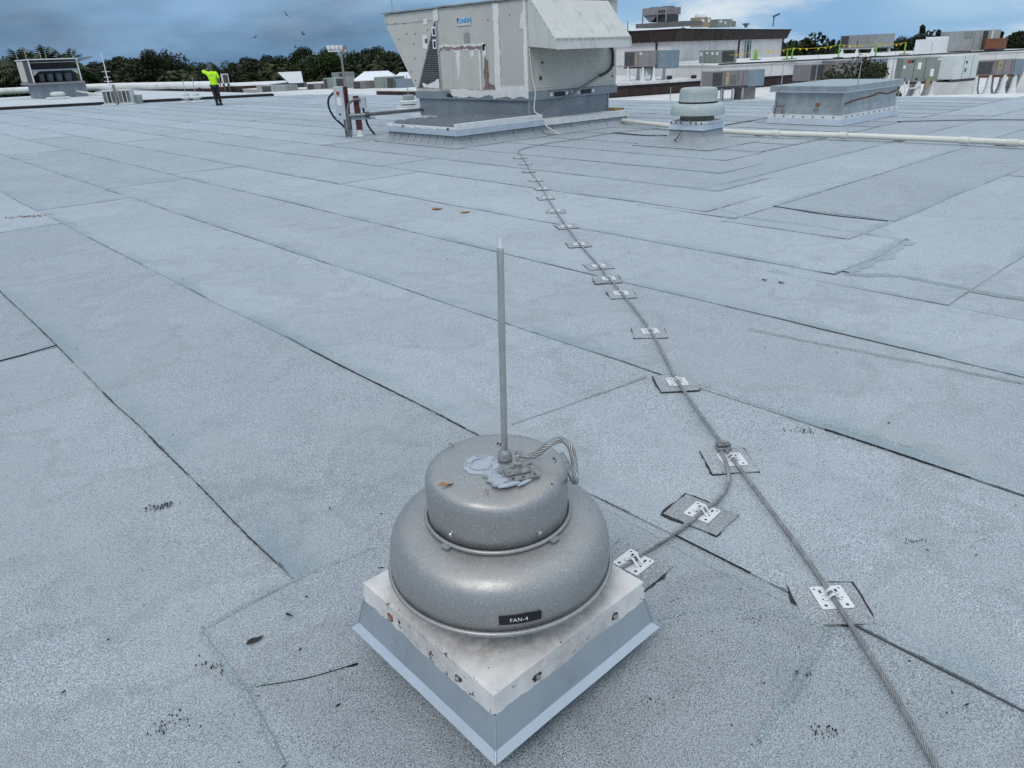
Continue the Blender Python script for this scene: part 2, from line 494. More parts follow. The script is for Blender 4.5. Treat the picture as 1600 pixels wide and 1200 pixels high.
# ------------------------------------------------------------------ helpers: meshes
class MB:
    def __init__(s):
        s.v = []
        s.f = []

    def add(s, vs_, fs_):
        o = len(s.v)
        s.v += [tuple(p) for p in vs_]
        s.f += [tuple(i + o for i in f) for f in fs_]
        return s

    def box(s, x0, x1, y0, y1, z0, z1):
        return s.add([(x0, y0, z0), (x1, y0, z0), (x1, y1, z0), (x0, y1, z0), (x0, y0, z1), (x1, y0, z1), (x1, y1, z1), (x0, y1, z1)],
                     [(0, 3, 2, 1), (4, 5, 6, 7), (0, 1, 5, 4), (1, 2, 6, 5), (2, 3, 7, 6), (3, 0, 4, 7)])

    def hexa(s, lo, hi):
        """eight corners: four of the bottom ring, four of the top ring"""
        return s.add(list(lo) + list(hi), [(0, 3, 2, 1), (4, 5, 6, 7), (0, 1, 5, 4), (1, 2, 6, 5), (2, 3, 7, 6), (3, 0, 4, 7)])

    def bar(s, p, q, w, h, up=(0, 0, 1)):
        p, q = Vector(p), Vector(q)
        d = (q - p).normalized()
        u = Vector(up)
        a = d.cross(u)
        if a.length < 1e-5:
            a = d.cross(Vector((1, 0, 0)))
        a.normalize()
        b = a.cross(d).normalized()
        a, b = a * w / 2, b * h / 2
        return s.hexa([p - a - b, p + a - b, p + a + b, p - a + b], [q - a - b, q + a - b, q + a + b, q - a + b])

    def prism(s, poly, axis, a0, a1):
        """poly: 2-D outline in the two other axes"""
        n = len(poly)

        def P(p, a):
            return {'x': (a, p[0], p[1]), 'y': (p[0], a, p[1]), 'z': (p[0], p[1], a)}[axis]
        vs_ = [P(p, a0) for p in poly] + [P(p, a1) for p in poly]
        fs_ = [tuple(range(n)), tuple(range(2 * n - 1, n - 1, -1))]
        fs_ += [(i, i + n, (i + 1) % n + n, (i + 1) % n) for i in range(n)]
        return s.add(vs_, fs_)

    def tube(s, pts, r, n=8, caps=True, rf=None):
        pts = [Vector(p) for p in pts]
        N = len(pts)
        t0 = (pts[1] - pts[0]).normalized()
        a = t0.cross(Vector((0, 0, 1)))
        if a.length < 1e-3:
            a = t0.cross(Vector((1, 0, 0)))
        a.normalize()
        o = len(s.v)
        for i, p in enumerate(pts):
            t = (pts[min(i + 1, N - 1)] - pts[max(i - 1, 0)]).normalized()
            a = (a - t * a.dot(t))
            a.normalize()
            b = t.cross(a)
            rr = r if rf is None else rf(i / (N - 1))
            for k in range(n):
                an = 2 * PI * k / n
                s.v.append(tuple(p + (a * math.cos(an) + b * math.sin(an)) * rr))
        for i in range(N - 1):
            for k in range(n):
                k2 = (k + 1) % n
                s.f.append((o + i * n + k, o + i * n + k2, o + (i + 1) * n + k2, o + (i + 1) * n + k))
        if caps:
            s.f.append(tuple(o + k for k in range(n - 1, -1, -1)))
            s.f.append(tuple(o + (N - 1) * n + k for k in range(n)))
        return s

    def lathe(s, prof, n=48, c=(0, 0, 0)):
        o = len(s.v)
        for (r, z) in prof:
            for k in range(n):
                a = 2 * PI * k / n
                s.v.append((c[0] + r * math.cos(a), c[1] + r * math.sin(a), c[2] + z))
        m = len(prof)
        for i in range(m - 1):
            for k in range(n):
                k2 = (k + 1) % n
                s.f.append((o + i * n + k, o + i * n + k2, o + (i + 1) * n + k2, o + (i + 1) * n + k))
        for i, flip in ((0, True), (m - 1, False)):
            if prof[i][0] > 1e-4:
                ring = [o + i * n + k for k in range(n)]
                s.f.append(tuple(reversed(ring)) if flip else tuple(ring))
        return s

    def disc(s, c, nrm, r, h, n=12):
        c, nrm = Vector(c), Vector(nrm).normalized()
        return s.tube([c, c + nrm * h], r, n)

    def mesh(s, name, bevel=0, seg=2, smooth=False, weld=False):
        me = bpy.data.meshes.new(name)
        me.from_pydata(s.v, [], s.f)
        if bevel or weld:
            bm = bmesh.new()
            bm.from_mesh(me)
            if weld:
                bmesh.ops.remove_doubles(bm, verts=bm.verts, dist=1e-5)
            if bevel:
                es = [e for e in bm.edges if len(e.link_faces) == 2 and e.calc_face_angle(0) > .5]
                bmesh.ops.bevel(bm, geom=es, offset=bevel, segments=seg, affect='EDGES', profile=.5, clamp_overlap=True)
            bm.to_mesh(me)
            bm.free()
        if smooth:
            me.polygons.foreach_set('use_smooth', [True] * len(me.polygons))
            if smooth != 'all':
                me.set_sharp_from_angle(angle=R(38))
        me.update()
        return me

    def build(s, name, m, parent=None, bevel=0, seg=2, smooth=False, label=None, weld=False):
        return link(name, s.mesh(name, bevel, seg, smooth, weld), m, parent, label)


def link(name, me, m, parent=None, label=None):
    if m:
        me.materials.clear()
        me.materials.append(MATS[m])
    o = bpy.data.objects.new(name, me)
    col.objects.link(o)
    o.parent = parent
    if label:
        o['label'] = label
    return o


def tag(o, label, cat, group=None, kind=None):
    if label:
        o['label'] = label
    if cat:
        o['category'] = cat
    if group:
        o['group'] = group
    if kind:
        o['kind'] = kind
    return o


def thing(name, label, cat, loc=(0, 0, 0), rz=0, group=None):
    o = bpy.data.objects.new(name, None)
    o.empty_display_size = .1
    col.objects.link(o)
    o.location = loc
    o.rotation_euler = (0, 0, rz)
    return tag(o, label, cat, group)


def copy_tree(o, parent=None):
    c = o.copy()
    col.objects.link(c)
    c.parent = parent
    for ch in list(o.children):
        copy_tree(ch, c)
    return c


def struct(name, mb, m, parent=None, **k):
    o = mb.build(name, m, parent, **k)
    if parent is None:
        o['kind'] = 'structure'
    return o


def eval_mesh(o):
    dg = bpy.context.evaluated_depsgraph_get()
    me = bpy.data.meshes.new_from_object(o.evaluated_get(dg))
    return me


def text_mesh(s, size, ext=.0, spacing=1.0, bold=0):
    cu = bpy.data.curves.new('lettering', 'FONT')
    cu.body = s
    cu.size = size
    cu.extrude = ext
    cu.offset = bold
    cu.space_character = spacing
    cu.align_x = 'CENTER'
    cu.align_y = 'CENTER'
    o = bpy.data.objects.new('lettering', cu)
    col.objects.link(o)
    me = eval_mesh(o)
    bpy.data.objects.remove(o)
    return me


def holed_plate(outline, holes, th):
    cu = bpy.data.curves.new('plate', 'CURVE')
    cu.dimensions = '2D'
    cu.fill_mode = 'BOTH'
    cu.extrude = th / 2
    for pl in [outline] + holes:
        sp = cu.splines.new('POLY')
        sp.points.add(len(pl) - 1)
        for i, p in enumerate(pl):
            sp.points[i].co = (p[0], p[1], 0, 1)
        sp.use_cyclic_u = True
    o = bpy.data.objects.new('plate', cu)
    col.objects.link(o)
    me = eval_mesh(o)
    bpy.data.objects.remove(o)
    return me


def rr_poly(w, h, r, n=4, cx=0, cy=0):
    pts = []
    for (sx, sy, a0) in ((1, 1, 0), (-1, 1, 90), (-1, -1, 180), (1, -1, 270)):
        for i in range(n + 1):
            a = R(a0 + 90 * i / n)
            pts.append((cx + sx * (w / 2 - r) + r * math.cos(a), cy + sy * (h / 2 - r) + r * math.sin(a)))
    return pts


def spline(pts, step):
    pts = [Vector(p) for p in pts]
    P = [pts[0] * 2 - pts[1]] + pts + [pts[-1] * 2 - pts[-2]]
    out = []
    for i in range(1, len(P) - 2):
        L = (P[i + 1] - P[i]).length
        n = max(1, int(round(L / step)))
        for k in range(n):
            t = k / n
            a, b, c, d = P[i - 1], P[i], P[i + 1], P[i + 2]
            out.append(.5 * ((2 * b) + (c - a) * t + (2 * a - 5 * b + 4 * c - d) * t * t + (3 * b - a - 3 * c + d) * t ** 3))
    out.append(pts[-1])
    return out


def strands(mb, path, r, n=8, pitch=.10, sides=5):
    """stranded conductor: n wires laid helically round a core"""
    N = len(path)
    a = None
    frames = []
    L = 0
    for i, p in enumerate(path):
        t = (path[min(i + 1, N - 1)] - path[max(i - 1, 0)]).normalized()
        if a is None:
            a = t.cross(Vector((0, 0, 1))).normalized()
        a = (a - t * a.dot(t)).normalized()
        if i:
            L += (p - path[i - 1]).length
        frames.append((p, a.copy(), t.cross(a), L))
    rs = r * math.sin(PI / n) / (1 + math.sin(PI / n)) * .98
    ro = r - rs
    for k in range(n):
        ph = 2 * PI * k / n
        mb.tube([p + (u * math.cos(ph + 2 * PI * l / pitch) + w * math.sin(ph + 2 * PI * l / pitch)) * ro for p, u, w, l in frames], rs, sides)
    mb.tube(path, ro * .75, 6)


def wob(x, y, s=1.0, k=0.0):
    return mnoise.noise(Vector((x * s, y * s, k)))


# ------------------------------------------------------------------ the setting
struct('ground', MB().box(-1500, 1500, -1500, 1500, -6.3, -6.0), 'grass')
deck_poly = [(-9, -9), (31, -9), (28.6, 0), (26.9, 6.5), (24.9, 9.1), (22.3, 12.2), (21.3, 14), (21.3, 37), (19.6, 39.5), (7.2, 45.6), (-9, 53)]
deck = struct('roof', MB().prism(deck_poly, 'z', -5.9, -.004), 'white_roof')


LAP_EDGES = {}


def sheet(x0, x1, y0, y1, along, e0=0.0, e1=0.0, zt=.0):
    """one roll of membrane lying on the deck. along='y': seams run along Y, low-X edge laps over its neighbour.
       e0/e1 skew the far end (polygon edge of the roof)"""
    A0, A1, B0, B1 = (x0, x1, y0, y1) if along == 'y' else (y0, y1, x0, x1)
    nl = max(2, int((B1 - B0) / .3))
    nw = 5
    vs_, uv, fs_ = [], [], []
    sd = random.random() * 50
    for i in range(nl + 1):
        b = B0 + (B1 - B0) * i / nl
        for j in range(nw + 1):
            u = j / nw
            a = A0 - .012 + (A1 - A0 + .045) * u
            bb = b
            if i == nl:
                bb += e0 + (e1 - e0) * u
            if i == 0:
                bb += .012 * wob(a, sd, 4)
            aa = a + (.020 * wob(b, sd, .7) + .008 * wob(b, sd, 2.3)) * (1 if j in (0, nw) else 0)
            z = zt + .0062 * (1 - u) ** 1.5 + .0015 + .0016 * wob(a, b, 1.6, sd)
            if i == 0:
                z += .004
            vs_.append((aa, bb, z) if along == 'y' else (bb, aa, z))
            uv.append((u * (A1 - A0), (B1 - B0) * i / nl))
    w = nw + 1
    for i in range(nl):
        for j in range(nw):
            q = (i * w + j, i * w + j + 1, (i + 1) * w + j + 1, (i + 1) * w + j)
            fs_.append(q if along == 'y' else q[::-1])
    LAP_EDGES.setdefault((along, round(A0, 2)), []).extend(Vector((vs_[i * w][0], vs_[i * w][1], 0)) for i in range(nl + 1))
    o = len(vs_)
    # thickness along the lapped edge and the start end
    edge = [i * w for i in range(nl, -1, -1)] + list(range(1, w))
    for k in edge:
        p = vs_[k]
        vs_.append((p[0], p[1], -.003))
        uv.append((0, 0))
    for k in range(len(edge) - 1):
        q = (edge[k], edge[k + 1], o + k + 1, o + k)
        fs_.append(q if along == 'y' else q[::-1])
    me = bpy.data.meshes.new('membrane_sheet')
    me.from_pydata(vs_, [], fs_)
    ul = me.uv_layers.new(name='UVMap')
    for lp in me.loops:
        ul.data[lp.index].uv = uv[lp.vertex_index]
    me.polygons.foreach_set('use_smooth', [True] * len(me.polygons))
    me.set_sharp_from_angle(angle=R(40))
    return link('membrane_sheet', me, 'membrane', deck)


# seams that run along Y, measured from the photograph; then regular rolls
SX = [-3.7, -2.58, -1.46, -.34, .77, 1.865, 3.0, 4.22, 5.38, 6.78, 7.9, 9.08, 10.2, 11.3, 12.42, 13.54, 14.66, 15.78, 16.9, 18.0, 19.1, 20.2, 21.3, 22.4, 23.5, 24.6]
start = {8: 2.28, 9: 4.33, 10: 4.9, 11: 5.62, 12: 6.25}
laps = {3: [5.23], 4: [9.86], 5: [11.06], 6: [12.22, 19.5], 7: [12.88], 8: [9.5]}
for k in range(len(SX) - 1):
    xa, xb = SX[k], SX[k + 1]
    xm = (xa + xb) / 2
    y0 = start.get(k, 6.3 if k > 12 else -3.0)
    if xm > 21.3:
        def ylim(x):
            return 12.2 + (x - 22.3) * (9.1 - 12.2) / 2.6 if x > 22.3 else 12.2 + (22.3 - x) * 1.8
        y1, ea, eb = ylim(xm), ylim(xa) - ylim(xm), ylim(xb) - ylim(xm)
    else:
        def ylim(x):
            return 45.6 - (x - 7.2) * (6.1 / 12.4) - (max(0, x - 19.6) * 1.0)
        y1, ea, eb = ylim(xm), ylim(xa) - ylim(xm), ylim(xb) - ylim(xm)
    cuts = list(laps.get(k, []))
    y = (max(cuts) if cuts else y0 + random.uniform(6, 10)) 
    if not cuts and y < y1 - 3:
        cuts.append(y)
    while y + 10.3 < y1 - 2:
        y += 10.3 + random.uniform(-.4, .4)
        cuts.append(y)
    ys = [y0] + sorted(c for c in cuts if y0 + 1 < c < y1 - 1) + [y1]
    for i in range(len(ys) - 1):
        last = i == len(ys) - 2
        sheet(xa, xb, ys[i], ys[i + 1] + (0 if last else .1), 'y', ea if last else 0, eb if last else 0)
# rolls laid the other way on the right-hand side
SY = [(-2.3, -1.05), (-1.05, .19), (.19, 1.43), (1.43, 2.68), (2.68, 3.93), (3.93, 5.12), (5.12, 6.25)]
XST = [5.5, 5.5, 5.5, 5.5, 6.84, 7.0, 8.3]


def xlim(y):
    return 28.6 + (y) * (26.9 - 28.6) / 6.5


for k, (ya, yb) in enumerate(SY):
    xs = XST[k]
    cuts = {2: [9.3, 19], 3: [10.83, 20.5], 4: [7.45, 17.4], 5: [14.2], 6: [18.9]}.get(k, [12.0])
    seq = [xs - .35] + cuts + [xlim((ya + yb) / 2)]
    for i in range(len(seq) - 1):
        last = i == len(seq) - 2
        sheet(seq[i], seq[i + 1] + (0 if last else .1), ya, yb, 'x', xlim(ya) - xlim((ya + yb) / 2) if last else 0, xlim(yb) - xlim((ya + yb) / 2) if last else 0, zt=-.0022)


def membrane_piece(outline, z, name='membrane_patch', m='membrane_patch', edge=.009, parent=deck, jag=.006, step=.04):
    """flat cut piece of membrane with bitumen squeezed out round its rim"""
    pts = []
    n = len(outline)
    for i in range(n):
        a, b = Vector(outline[i]), Vector(outline[(i + 1) % n])
        k = max(1, int((b - a).length / step))
        for q in range(k):
            pts.append(a.lerp(b, q / k))
    c = sum(pts, Vector((0, 0))) / len(pts)
    sd = random.random() * 90
    top = [(p.x + jag * .5 * wob(p.x, p.y, 30, sd), p.y + jag * .5 * wob(p.x, p.y, 30, sd + 9)) for p in pts]
    if m == 'membrane_patch':
        mb = MB().prism(top, 'z', z, z + .0035)
    else:
        mb = MB()
        N_ = len(top)
        inn = []
        for i in range(N_):
            t_ = Vector(top[(i + 1) % N_]) - Vector(top[i - 1])
            nr_ = Vector((-t_.y, t_.x)).normalized()
            if sum((Vector(top[j]) - Vector(top[i])).dot(nr_) for j in range(N_)) < 0:
                nr_ = -nr_
            inn.append(Vector(top[i]) + nr_ * .016)
        mb.add([(p[0], p[1], .002) for p in top] + [(p[0], p[1], z + .0012) for p in inn], [(i, (i + 1) % N_, (i + 1) % N_ + N_, i + N_) for i in range(N_)] + [tuple(range(N_, 2 * N_))])
    o = mb.build(name, m, parent)
    if m != 'membrane_patch':
        return o
    rim = []
    for p in pts:
        d = (p - c).normalized()
        e = edge * (.45 + 2.2 * wob(p.x, p.y, 9, sd + 3) + 1.0 * wob(p.x, p.y, 40, sd))
        rim.append((p.x + d.x * e, p.y + d.y * e))
    MB().prism(rim, 'z', z - .004, z + (.0013 if m == 'membrane_patch' else .0004)).build('bitumen_edge', 'bitumen', o)
    return o


# base flashing sheets round the near fan
def px_poly(l, z=0.0):
    return [(p.x, p.y) for p in (at_z(a, b, z) for a, b in l)]


membrane_piece(px_poly([(320, 985), (470, 905), (600, 850), (700, 930), (640, 1020), (563, 1040), (500, 1062), (382, 1079)]), .0098, m='membrane_flash', edge=.003, step=.06)
membrane_piece(px_poly([(600, 860), (770, 700), (960, 800), (1255, 952), (1298, 985), (1180, 1165), (1040, 1330), (700, 1330), (560, 1210), (440, 1120), (385, 1078), (560, 1042)]), .0083, m='membrane_flash', edge=.002, step=.08)

def smear_band(l, w, z, seed, m='membrane_smear', name='repair_band', step=.05, fq=5, least=.004):
    """trowelled repair band: irregular strip of darker, greener granules along a lap"""
    pts = spline([at_z(a, b, 0) if not isinstance(a, Vector) else a for a, b in l], step)
    L_, R_ = [], []
    for i, p in enumerate(pts):
        t_ = (pts[min(i + 1, len(pts) - 1)] - pts[max(i - 1, 0)]).normalized()
        n_ = Vector((-t_.y, t_.x, 0))
        ww = w * (.55 + .6 * wob(p.x, p.y, fq, seed) + .35 * wob(p.x, p.y, 22, seed))
        w2 = w * (.55 + .6 * wob(p.x, p.y, fq, seed + 7) + .35 * wob(p.x, p.y, 22, seed + 7))
        if m == 'bitumen':
            ww = w * (.22 + 1.5 * wob(p.x, p.y, 4, seed) + .9 * wob(p.x, p.y, 45, seed))
            w2 = w * (.22 + 1.5 * wob(p.x, p.y, 4, seed) + .9 * wob(p.x, p.y, 45, seed + 7))
        L_.append(p + n_ * max(least, ww))
        R_.append(p - n_ * max(least, w2))
    n = len(pts)
    mb = MB()
    for a, b in zip(L_, R_):
        mb.v += [(a.x, a.y, .003), (a.x * .7 + b.x * .3, a.y * .7 + b.y * .3, z), (a.x * .3 + b.x * .7, a.y * .3 + b.y * .7, z), (b.x, b.y, .003)]
    for i in range(n - 1):
        for k in range(3):
            mb.f.append((4 * i + k, 4 * i + k + 1, 4 * i + k + 5, 4 * i + k + 4))
    mb.build(name, m, deck)


smear_band([(318, 985), (390, 945), (470, 905), (540, 878), (600, 855)], .028, .0118, 1)
smear_band([(316, 990), (345, 1030), (384, 1079), (430, 1060)], .020, .0118, 2)
smear_band([(384, 1082), (415, 1140), (445, 1200)], .016, .0112, 3)
smear_band([(960, 805), (1040, 850), (1130, 900), (1250, 955)], .016, .0116, 4)
smear_band([(1030, 975), (1120, 955), (1200, 965), (1290, 985), (1250, 1060), (1185, 1160)], .026, .0118, 5)
smear_band([(1110, 322), (1160, 338), (1260, 352), (1350, 365), (1415, 376)], .085, .0108, 6)
smear_band([(1415, 378), (1375, 402), (1320, 426)], .12, .0115, 7)
smear_band([(1320, 428), (1400, 432), (1470, 444), (1520, 455), (1610, 470)], .075, .0112, 8)
smear_band([(800, 665), (900, 630), (1010, 590)], .014, .0105, 9)
smear_band([(1085, 600), (1200, 640), (1300, 668), (1420, 700)], .022, .0112, 10)
smear_band([(1170, 515), (1290, 540), (1420, 565), (1600, 600)], .03, .0112, 11)

# bitumen squeezed out along the laps, thick in places and gone in others
def lap_run(a0, pa_px, pb_px):
    """stretch of a real sheet edge between two measured points"""
    ya, yb = sorted((at_z(*pa_px).y, at_z(*pb_px).y))
    return [(p, 0) for p in sorted(LAP_EDGES[('y', a0)], key=lambda p: p.y) if ya <= p.y <= yb]


for i, (l, w, z) in enumerate(((lap_run(.77, (150, 600), (480, 912)), .0042, .0112), (lap_run(.77, (-40, 420), (120, 570)), .0030, .0112), (lap_run(1.86, (980, 812), (1256, 952)), .0030, .0116),
                               (lap_run(1.86, (1320, 990), (1640, 1150)), .0045, .0112), (lap_run(1.86, (480, 545), (745, 680)), .0035, .0112), (lap_run(3.0, (1250, 650), (1560, 740)), .0040, .0112), ([(1304, 428), (1370, 405), (1417, 374)], .006, .0128),
                               ([(0, 566), (45, 554), (90, 541)], .0035, .0125), ([(1208, 323), (1290, 336), (1388, 347)], .005, .0122), ([(384, 1080), (470, 1066), (520, 1053), (560, 1040)], .0013, .0126))):
    if len(l) < 2:
        continue
    smear_band(l, w, z, 30 + i, 'bitumen', 'bitumen_bleed', .012, 16, .0002)

# lower white roof that carries the far equipment, and the roof on the left beyond the joint
struct('lower_roof', MB().prism([(21.4, 13.9), (22.4, 12.3), (25.0, 9.2), (27.0, 6.6), (31, -9), (90, -9), (90, 90), (21.4, 90)], 'z', -5.9, -.72), 'white_roof')
struct('far_roof', MB().prism([(-9, 53.2), (7.2, 45.9), (19.7, 39.8), (21.3, 37.6), (21.3, 70), (15.5, 71), (-9, 71)], 'z', -5.9, -.02), 'far_roof')

# ------------------------------------------------------------------ the near exhaust fan
FAN = (1.06, 1.26, 0)
fan = thing('exhaust_fan', 'silver mushroom exhaust fan marked FAN-4 on a square white curb cap in the foreground', 'exhaust fan', FAN)
MB().box(-.252, .252, -.252, .252, .002, .200).build('curb', 'membrane_flash', fan, bevel=.01)
# four flashing panels: sloping skirt, then a lip that kicks out
for k in range(4):
    rot = Matrix.Rotation(k * PI / 2, 3, 'Z')
    pan = None
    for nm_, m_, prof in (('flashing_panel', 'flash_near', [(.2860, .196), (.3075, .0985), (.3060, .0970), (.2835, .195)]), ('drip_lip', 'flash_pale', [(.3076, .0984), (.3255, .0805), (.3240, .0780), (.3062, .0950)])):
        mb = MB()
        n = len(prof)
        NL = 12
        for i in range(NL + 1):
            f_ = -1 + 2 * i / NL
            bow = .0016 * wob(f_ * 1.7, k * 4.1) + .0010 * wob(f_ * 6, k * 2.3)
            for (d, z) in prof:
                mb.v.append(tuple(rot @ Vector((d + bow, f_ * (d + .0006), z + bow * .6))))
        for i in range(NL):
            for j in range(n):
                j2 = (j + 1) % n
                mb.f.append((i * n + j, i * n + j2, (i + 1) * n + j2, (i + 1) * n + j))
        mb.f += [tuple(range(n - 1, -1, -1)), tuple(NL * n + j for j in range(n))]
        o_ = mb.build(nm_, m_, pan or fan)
        pan = pan or o_
for sx, sy in ((1, 1), (1, -1), (-1, 1), (-1, -1)):       # folded corner seams
    MB().tube([(sx * .2875, sy * .2875, .186), (sx * .307, sy * .307, .099), (sx * .326, sy * .326, .082)], .0035, 6).build('corner_seam', 'flash_near', fan)
# white curb cap: dished top rising to the inlet, ragged coating along the lower edge
cap = MB()
NS = 28
ring_t, ring_e, ring_b = [], [], []
for side_ in range(4):
    a = side_ * PI / 2
    rot = Matrix.Rotation(a, 3, 'Z')
    for i in range(NS):
        s_ = -1 + 2 * i / NS
        jag = .010 * wob(s_ * 9, side_ * 3.3, 1.0) + .006 * wob(s_ * 30, side_ * 7.7, 1.0)
        ring_t.append(rot @ Vector((.276, s_ * .276, .2515)))
        ring_e.append(rot @ Vector((.2845, s_ * .2845, .2440)))
        ring_b.append(rot @ Vector((.2895, s_ * .2895, .177 + jag)))
ring_c = []
for i in range(4 * NS):
    p = ring_t[i]
    q = Vector((p.x, p.y, 0)).normalized() * .225
    ring_c.append(Vector((q.x, q.y, .258)))
ring_i = [Vector((c.x * .75, c.y * .75, .300)) for c in ring_c]
ring_u = [Vector((p.x * .985, p.y * .985, p.z)) for p in ring_b]
rings = [ring_u, ring_b, ring_e, ring_t, ring_c, ring_i]
M4 = 4 * NS
cap.add([p for r_ in rings for p in r_],
        [(i * M4 + k, i * M4 + (k + 1) % M4, (i + 1) * M4 + (k + 1) % M4, (i + 1) * M4 + k) for i in range(5) for k in range(M4)])
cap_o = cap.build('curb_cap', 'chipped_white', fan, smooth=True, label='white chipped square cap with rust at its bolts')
for side_ in range(4):
    rot = Matrix.Rotation(side_ * PI / 2, 3, 'Z')
    for s_ in (-.52, .55):
        mb = MB()
        pts = []
        for k in range(12):
            a = 2 * PI * k / 12
            r_ = (.008 + .009 * abs(wob(side_ * 3.7, s_ * 5.1, 1.0))) * (1 + .7 * wob(math.cos(a) * 2, math.sin(a) * 2, 1, side_ + s_))
            pts.append((s_ * .28 + r_ * 1.3 * math.cos(a), .205 + r_ * math.sin(a)))
        mb.prism(pts, 'x', .2850, .2895)
        mb.v = [tuple(rot @ Vector(p)) for p in mb.v]
        st = mb.build('rust_spot', 'rust' if (side_, s_) == (2, -.52) else 'rust_dark', fan)
        mb = MB().tube([(.2894, s_ * .28, .205), (.2945, s_ * .28, .205)], .0075, 6).tube([(.2945, s_ * .28, .205), (.2975, s_ * .28, .205)], .0045, 8)
        mb.v = [tuple(rot @ Vector(p)) for p in mb.v]
        mb.build('bolt', 'zinc', fan, smooth=True)
MB().lathe([(.17, .245), (.17, .345)], 40).build('inlet_throat', 'dark_metal', fan, smooth=True)
# lower shroud, rolled rim
shr = MB().lathe([(.2955, .342), (.3010, .344), (.3030, .372), (.3025, .400), (.2990, .424), (.2915, .446), (.2795, .4635), (.2640, .4755), (.2440, .4830),
                  (.2200, .4875), (.1950, .4905), (.1500, .4930), (.02, .4940)], 96)
for i, p in enumerate(shr.v):       # knocks and unevenness of spun metal
    k = 1 + .004 * wob(p[0], p[1], 7, p[2] * 4)
    shr.v[i] = (p[0] * k, p[1] * k, p[2] + .0015 * wob(p[0], p[1], 9, 3))
shroud = shr.build('shroud', 'fan_paint', fan, smooth='all')


def ring_tube(R0, z, r, n=96, m=8):
    mb = MB()
    for i in range(n):
        a = 2 * PI * i / n
        for k in range(m):
            b = 2 * PI * k / m
            rr = R0 + r * math.cos(b)
            mb.v.append((rr * math.cos(a), rr * math.sin(a), z + r * math.sin(b)))
    for i in range(n):
        for k in range(m):
            i2, k2 = (i + 1) % n, (k + 1) % m
            mb.f.append((i * m + k, i2 * m + k, i2 * m + k2, i * m + k2))
    return mb


ring_tube(.3055, .3405, .0070).build('rolled_rim', 'fan_paint', shroud, smooth='all')
upc = MB().lathe([(.1850, .5000), (.1885, .5010), (.1895, .54), (.1900, .596), (.1885, .6120), (.1840, .6240), (.1755, .6318), (.1640, .6358), (.145, .638), (.10, .6395), (.05, .6405), (.0, .641)], 96)
for i, p in enumerate(upc.v):
    k = 1 + .004 * wob(p[0], p[1], 8, 5 + p[2] * 3)
    dent = 0
    if p[2] > .60:
        d = math.hypot(p[0] + .075, p[1] + .12)      # dented edge of the lid
        dent = -.010 * math.exp(-(d / .05) ** 2)
    upc.v[i] = (p[0] * k, p[1] * k, p[2] + dent + .001 * wob(p[0], p[1], 14, 2))
hood = upc.build('motor_cover', 'fan_paint', fan, smooth='all')
ring_tube(.1945, .4985, .0058).build('rolled_rim', 'fan_paint', hood, smooth='all')
# azimuth of the camera seen from the fan
AZ = math.atan2(-1.26, -1.06)
for a_ in (-44, 28, 100, 172, 244):
    a = AZ + R(a_ + 4)
    c_ = Vector((math.cos(a), math.sin(a), 0))
    mb = MB().tube([c_ * .189 + Vector((0, 0, .527)), c_ * .1925 + Vector((0, 0, .527))], .0085, 14).tube([c_ * .1925 + Vector((0, 0, .527)), c_ * .196 + Vector((0, 0, .527))], .0062, 12, rf=lambda t: .0062 - .003 * t)
    mb.build('screw', 'zinc', hood, smooth=True)
for a_ in (-42, 43, 130, 215):
    a = AZ + R(a_)
    c_ = Vector((math.cos(a), math.sin(a), 0))
    t_ = Vector((-math.sin(a), math.cos(a), 0))
    mb = MB().bar(c_ * .150 + Vector((0, 0, .4975)), c_ * .212 + Vector((0, 0, .4955)), .026, .004)
    mb.build('cover_bracket', 'galv', fan)
# engraved label bent to the shroud
la = AZ + R(7.5)


def bend(me, r0, a0, z0):
    for v in me.vertices:
        a = a0 + v.co.x / r0
        rr = r0 + v.co.z
        v.co = Vector((rr * math.cos(a), rr * math.sin(a), z0 + v.co.y))


lm = MB()
nx = 16
W_, H_ = .104, .027
for i in range(nx + 1):
    x = -W_ / 2 + W_ * i / nx
    curl = .004 * max(0, (x - .03) / .026) ** 2
    up = H_ / 2 + (.003 * wob(x * 40, 1) if x > 0 else 0)
    lm.v += [(x, -H_ / 2, 0), (x, up, curl), (x, -H_ / 2, .0018), (x, up, curl + .0018)]
for i in range(nx):
    o = 4 * i
    lm.f += [(o + 2, o + 6, o + 7, o + 3), (o, o + 1, o + 5, o + 4), (o + 1, o + 3, o + 7, o + 5), (o, o + 4, o + 6, o + 2)]
lme = lm.mesh('label_plate')
bend(lme, .3036, la, .383)
lplate = link('label_plate', lme, 'label_black', shroud, 'black plate lettered FAN-4')
tm = text_mesh('FAN-4', .0150, .0003, 1.12)
bm = bmesh.new()
bm.from_mesh(tm)
bmesh.ops.subdivide_edges(bm, edges=[e for e in bm.edges if e.calc_length() > .006], cuts=2)
bm.to_mesh(tm)
bm.free()
for v in tm.vertices:
    v.co.x -= .004
    v.co.z += .0028
bend(tm, .3036, la, .382)
link('lettering', tm, 'ink_white', lplate)
